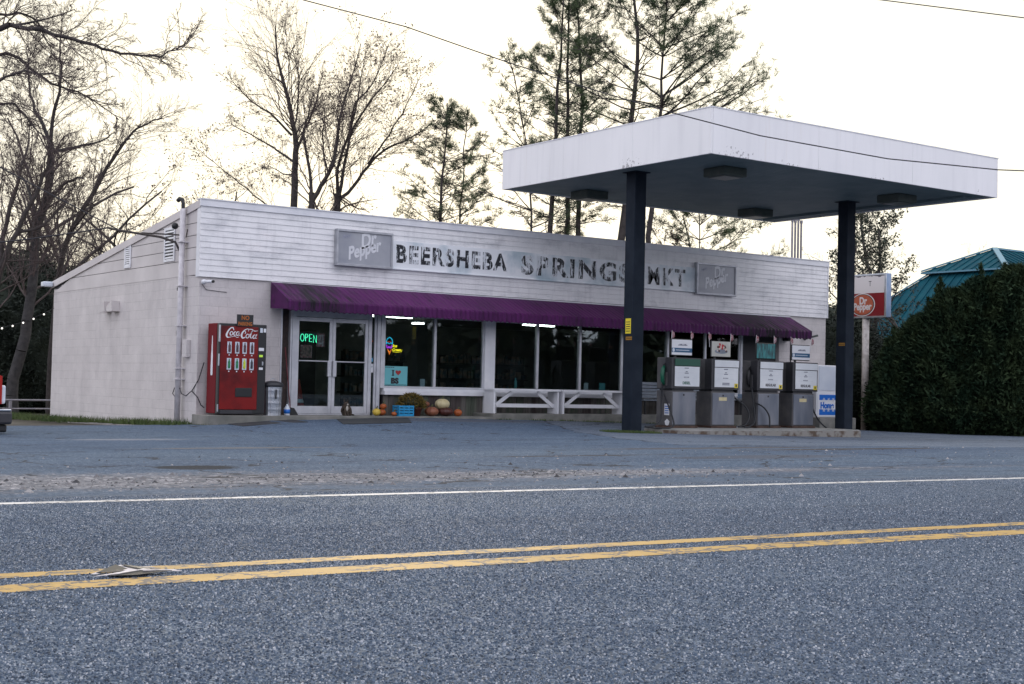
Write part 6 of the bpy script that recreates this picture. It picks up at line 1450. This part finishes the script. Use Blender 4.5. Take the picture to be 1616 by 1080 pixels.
limb_tree(64, 24, [(.14, .09, 0, [(-190, 640), (-180, 400), (-160, 220), (-120, 110)]), (.055, .006, 0, [(-120, 110), (-60, 70), (0, 45), (26, 40), (85, 53), (128, 66), (162, 77), (204, 86), (243, 89), (277, 79), (298, 64)]),
  (.040, .006, 1, [(-140, 160), (-60, 110), (0, 78), (51, 115), (85, 128), (128, 145), (162, 172)]), (.04, .006, -1, [(-150, 190), (-60, 170), (0, 145), (43, 130), (106, 133), (150, 160)]), (.035, .006, 1, [(-120, 110), (-60, 30), (0, 12), (32, 14), (46, 42), (60, 75)]),
  (.035, .006, 0, [(-150, 200), (-60, 200), (0, 165), (30, 172), (60, 205), (90, 240)]), (.03, .006, 1, [(0, 45), (45, 20), (90, -10)])],
  'bare tree reaching long drooping branches in from the upper left corner', GL, per=1.5, lev=2, up=-.15, ln=.22, spread=.9)
for o_ in bpy.data.objects: pass
# thin background trees: a few shapes, copied and turned
protos = [bare_parts(70+i, 9.0, .10, leaf=.06, spread=.8, up=.5, kids=(11, 7, 5, 3), first=.22, wand=.14) for i in range(3)]
spots = [(-30, 50, .9, 'thin bare background tree at the far left edge'), (8, 56, 1.25, 'thin bare background tree left of the big forked tree'), (40, 60, 1.2, 'thin bare background tree just left of the big fork'), (85, 58, 1.1, 'thin bare background tree between the big trunks'),
         (120, 55, 1.0, 'thin bare background tree above the left roof end'), (150, 60, 1.0, 'thin bare background tree a little above the low roof slope'), (185, 57, .92, 'thin bare background tree over the smaller louvre vent'), (222, 60, .95, 'thin bare background tree left of the mast bracket'),
         (255, 58, .95, 'thin bare background tree above the larger louvre vent'), (290, 60, 1.02, 'thin bare background tree just left of the roof corner'), (322, 57, .98, 'thin bare background tree at the front roof corner'), (350, 60, .93, 'thin bare background tree right of the roof corner'),
         (382, 57, .90, 'thin bare background tree above the security camera'), (412, 60, .95, 'thin bare background tree left of the first tall bare tree'), (575, 60, .80, 'thin bare background tree right of the rusty leaved tree'), (640, 58, .70, 'thin bare background tree left of the small pine pair'),
         (780, 58, .78, 'thin bare background tree right of the small pine pair'), (945, 58, .80, 'thin bare background tree between the tall pine groups'), (1230, 60, .62, 'faint bare tree near the vent pipes'), (1480, 62, .85, 'thin bare background tree over the left teal roof slope'),
         (-12, 48, 1.15, 'tangled bare tree behind the pickup'), (24, 52, 1.3, 'tangled bare tree above the string lights'), (60, 50, 1.15, 'tangled bare tree right beside the big forked trunk'), (104, 62, 1.35, 'tangled bare tree behind the long right leaning limb'),
         (136, 52, .95, 'tangled bare tree standing over the rear end of the low roof slope'), (170, 63, 1.15, 'tangled bare tree behind the middle of the low roof slope'), (208, 54, .9, 'tangled bare tree over the upper part of the roof slope'), (272, 62, 1.15, 'tangled bare tree just behind the weatherhead'), (338, 62, 1.1, 'tangled bare tree behind the front roof corner'), (600, 62, .8, 'tangled bare tree behind the many stemmed tree')]
roots = []
for i, (u, dep, sc, lb) in enumerate(spots):
    k = i % 3; X, Y = at(u, dep)
    if i < 3: r_ = place_tree('thin_tree', protos[k], (X, Y, -1.3), lb, 'tree', 'thin bare trees in the background', i*1.3, sc); roots.append(r_)
    else:
        r_ = copy_tree(roots[k]); r_.location = (X, Y, -1.3); r_.rotation_euler = (0, 0, i*1.37); r_.scale = (sc, sc, sc*(1+.06*(i % 4))); r_['label'] = lb
# evergreen screen at right
hp_ = [(1424, 41.5, 1.0, 2.6, 'evergreen right beside the pole sign, the lowest of the row'), (1462, 41.0, 1.3, 3.3, 'second evergreen from the pole sign'), (1504, 40.6, 1.45, 4.0, 'third evergreen from the pole sign, left of the teal roof peak'),
       (1552, 40.3, 1.65, 4.35, 'fourth evergreen from the pole sign, beneath the teal roof peak'), (1606, 40.0, 1.7, 4.7, 'tall evergreen cut by the right picture edge')]
for i, (u, dep, r_, h, lb) in enumerate(hp_):
    X, Y = at(u, dep); place_tree('evergreen_tree', bush_parts(80+i, r_, r_, h+.2, 36000, 'cedar', .15, cone=True), (X, Y, -1.2), lb, 'tree', 'evergreens screening the right side', i)
for i, (u, dep, r_, h, lb) in enumerate([(1500, 43.5, 1.6, 3.5, 'dark evergreen filling the gap behind the second and third evergreens'), (1578, 43.0, 1.7, 4.2, 'dark evergreen filling the gap behind the tallest evergreens'), (1672, 40, 1.7, 5.0, 'evergreen mostly beyond the right picture edge')]):
    X, Y = at(u, dep); place_tree('evergreen_tree', bush_parts(90+i, r_, r_, h, 15000, 'cedar', .17, cone=True), (X, Y, -1.2), lb, 'tree', 'evergreens screening the right side', i)
# undergrowth left and right
bl = [(-40, 47, 3.0, 5.2, 'dark bush at the far left edge'), (20, 49, 2.8, 4.6, 'dark bush under the string lights'), (62, 47, 2.2, 4.8, 'dark bush against the back corner of the side wall'), (-10, 52, 3.2, 6.0, 'taller dark bush behind the string lights'), (90, 55, 3.0, 5.6, 'dark bush behind the back wall corner')]
for i, (u, dep, r_, h, lb) in enumerate(bl):
    X, Y = at(u, dep); place_tree('dark_bush', bush_parts(100+i, r_, r_, h, 16000, 'bushm', .16), (X, Y, -1.4), lb, 'bush', 'dark bushes left of the store', i)
for i, (u, dep, r_, h, lb) in enumerate([(1318, 44, 1.6, 3.6, 'dark bush behind the right steel column'), (1360, 45, 1.6, 3.0, 'dark bush behind the pole of the sign'), (1290, 50, 2.4, 4.4, 'dark bush between the store end and the column'), (1400, 45, 1.5, 2.9, 'dark bush between the pole and the evergreens')]):
    X, Y = at(u, dep); place_tree('dark_bush', bush_parts(110+i, r_, r_, h, 9000, 'bushm', .13), (X, Y, -1.3), lb, 'bush', 'dark bushes right of the store', i)
# unseen foliage bank added across the road so the shop windows reflect dark
rs = np.random.RandomState(77); n_ = 26000; xx = rs.uniform(-60, 110, n_); C = np.stack([xx, rs.uniform(-34, -26, n_), rs.uniform(-1.2, 1, n_)], 1); C[:, 2] = -1.2+rs.uniform(0, 1, n_)*(5.5+1.6*np.sin(xx*.35)+1.2*np.sin(xx*.9))
D = rs.normal(size=(n_, 3)); D /= np.linalg.norm(D, axis=1, keepdims=True); V, F = blades(C, D, rs.uniform(.8, 1.6, n_), rs.uniform(.3, .6, n_), rs)
o = np_mesh('unseen_woods', V, F, 'bushm'); o['kind'] = 'stuff'; o['label'] = 'unseen foliage bank added across the road to darken the window reflections'; o['category'] = 'woods'
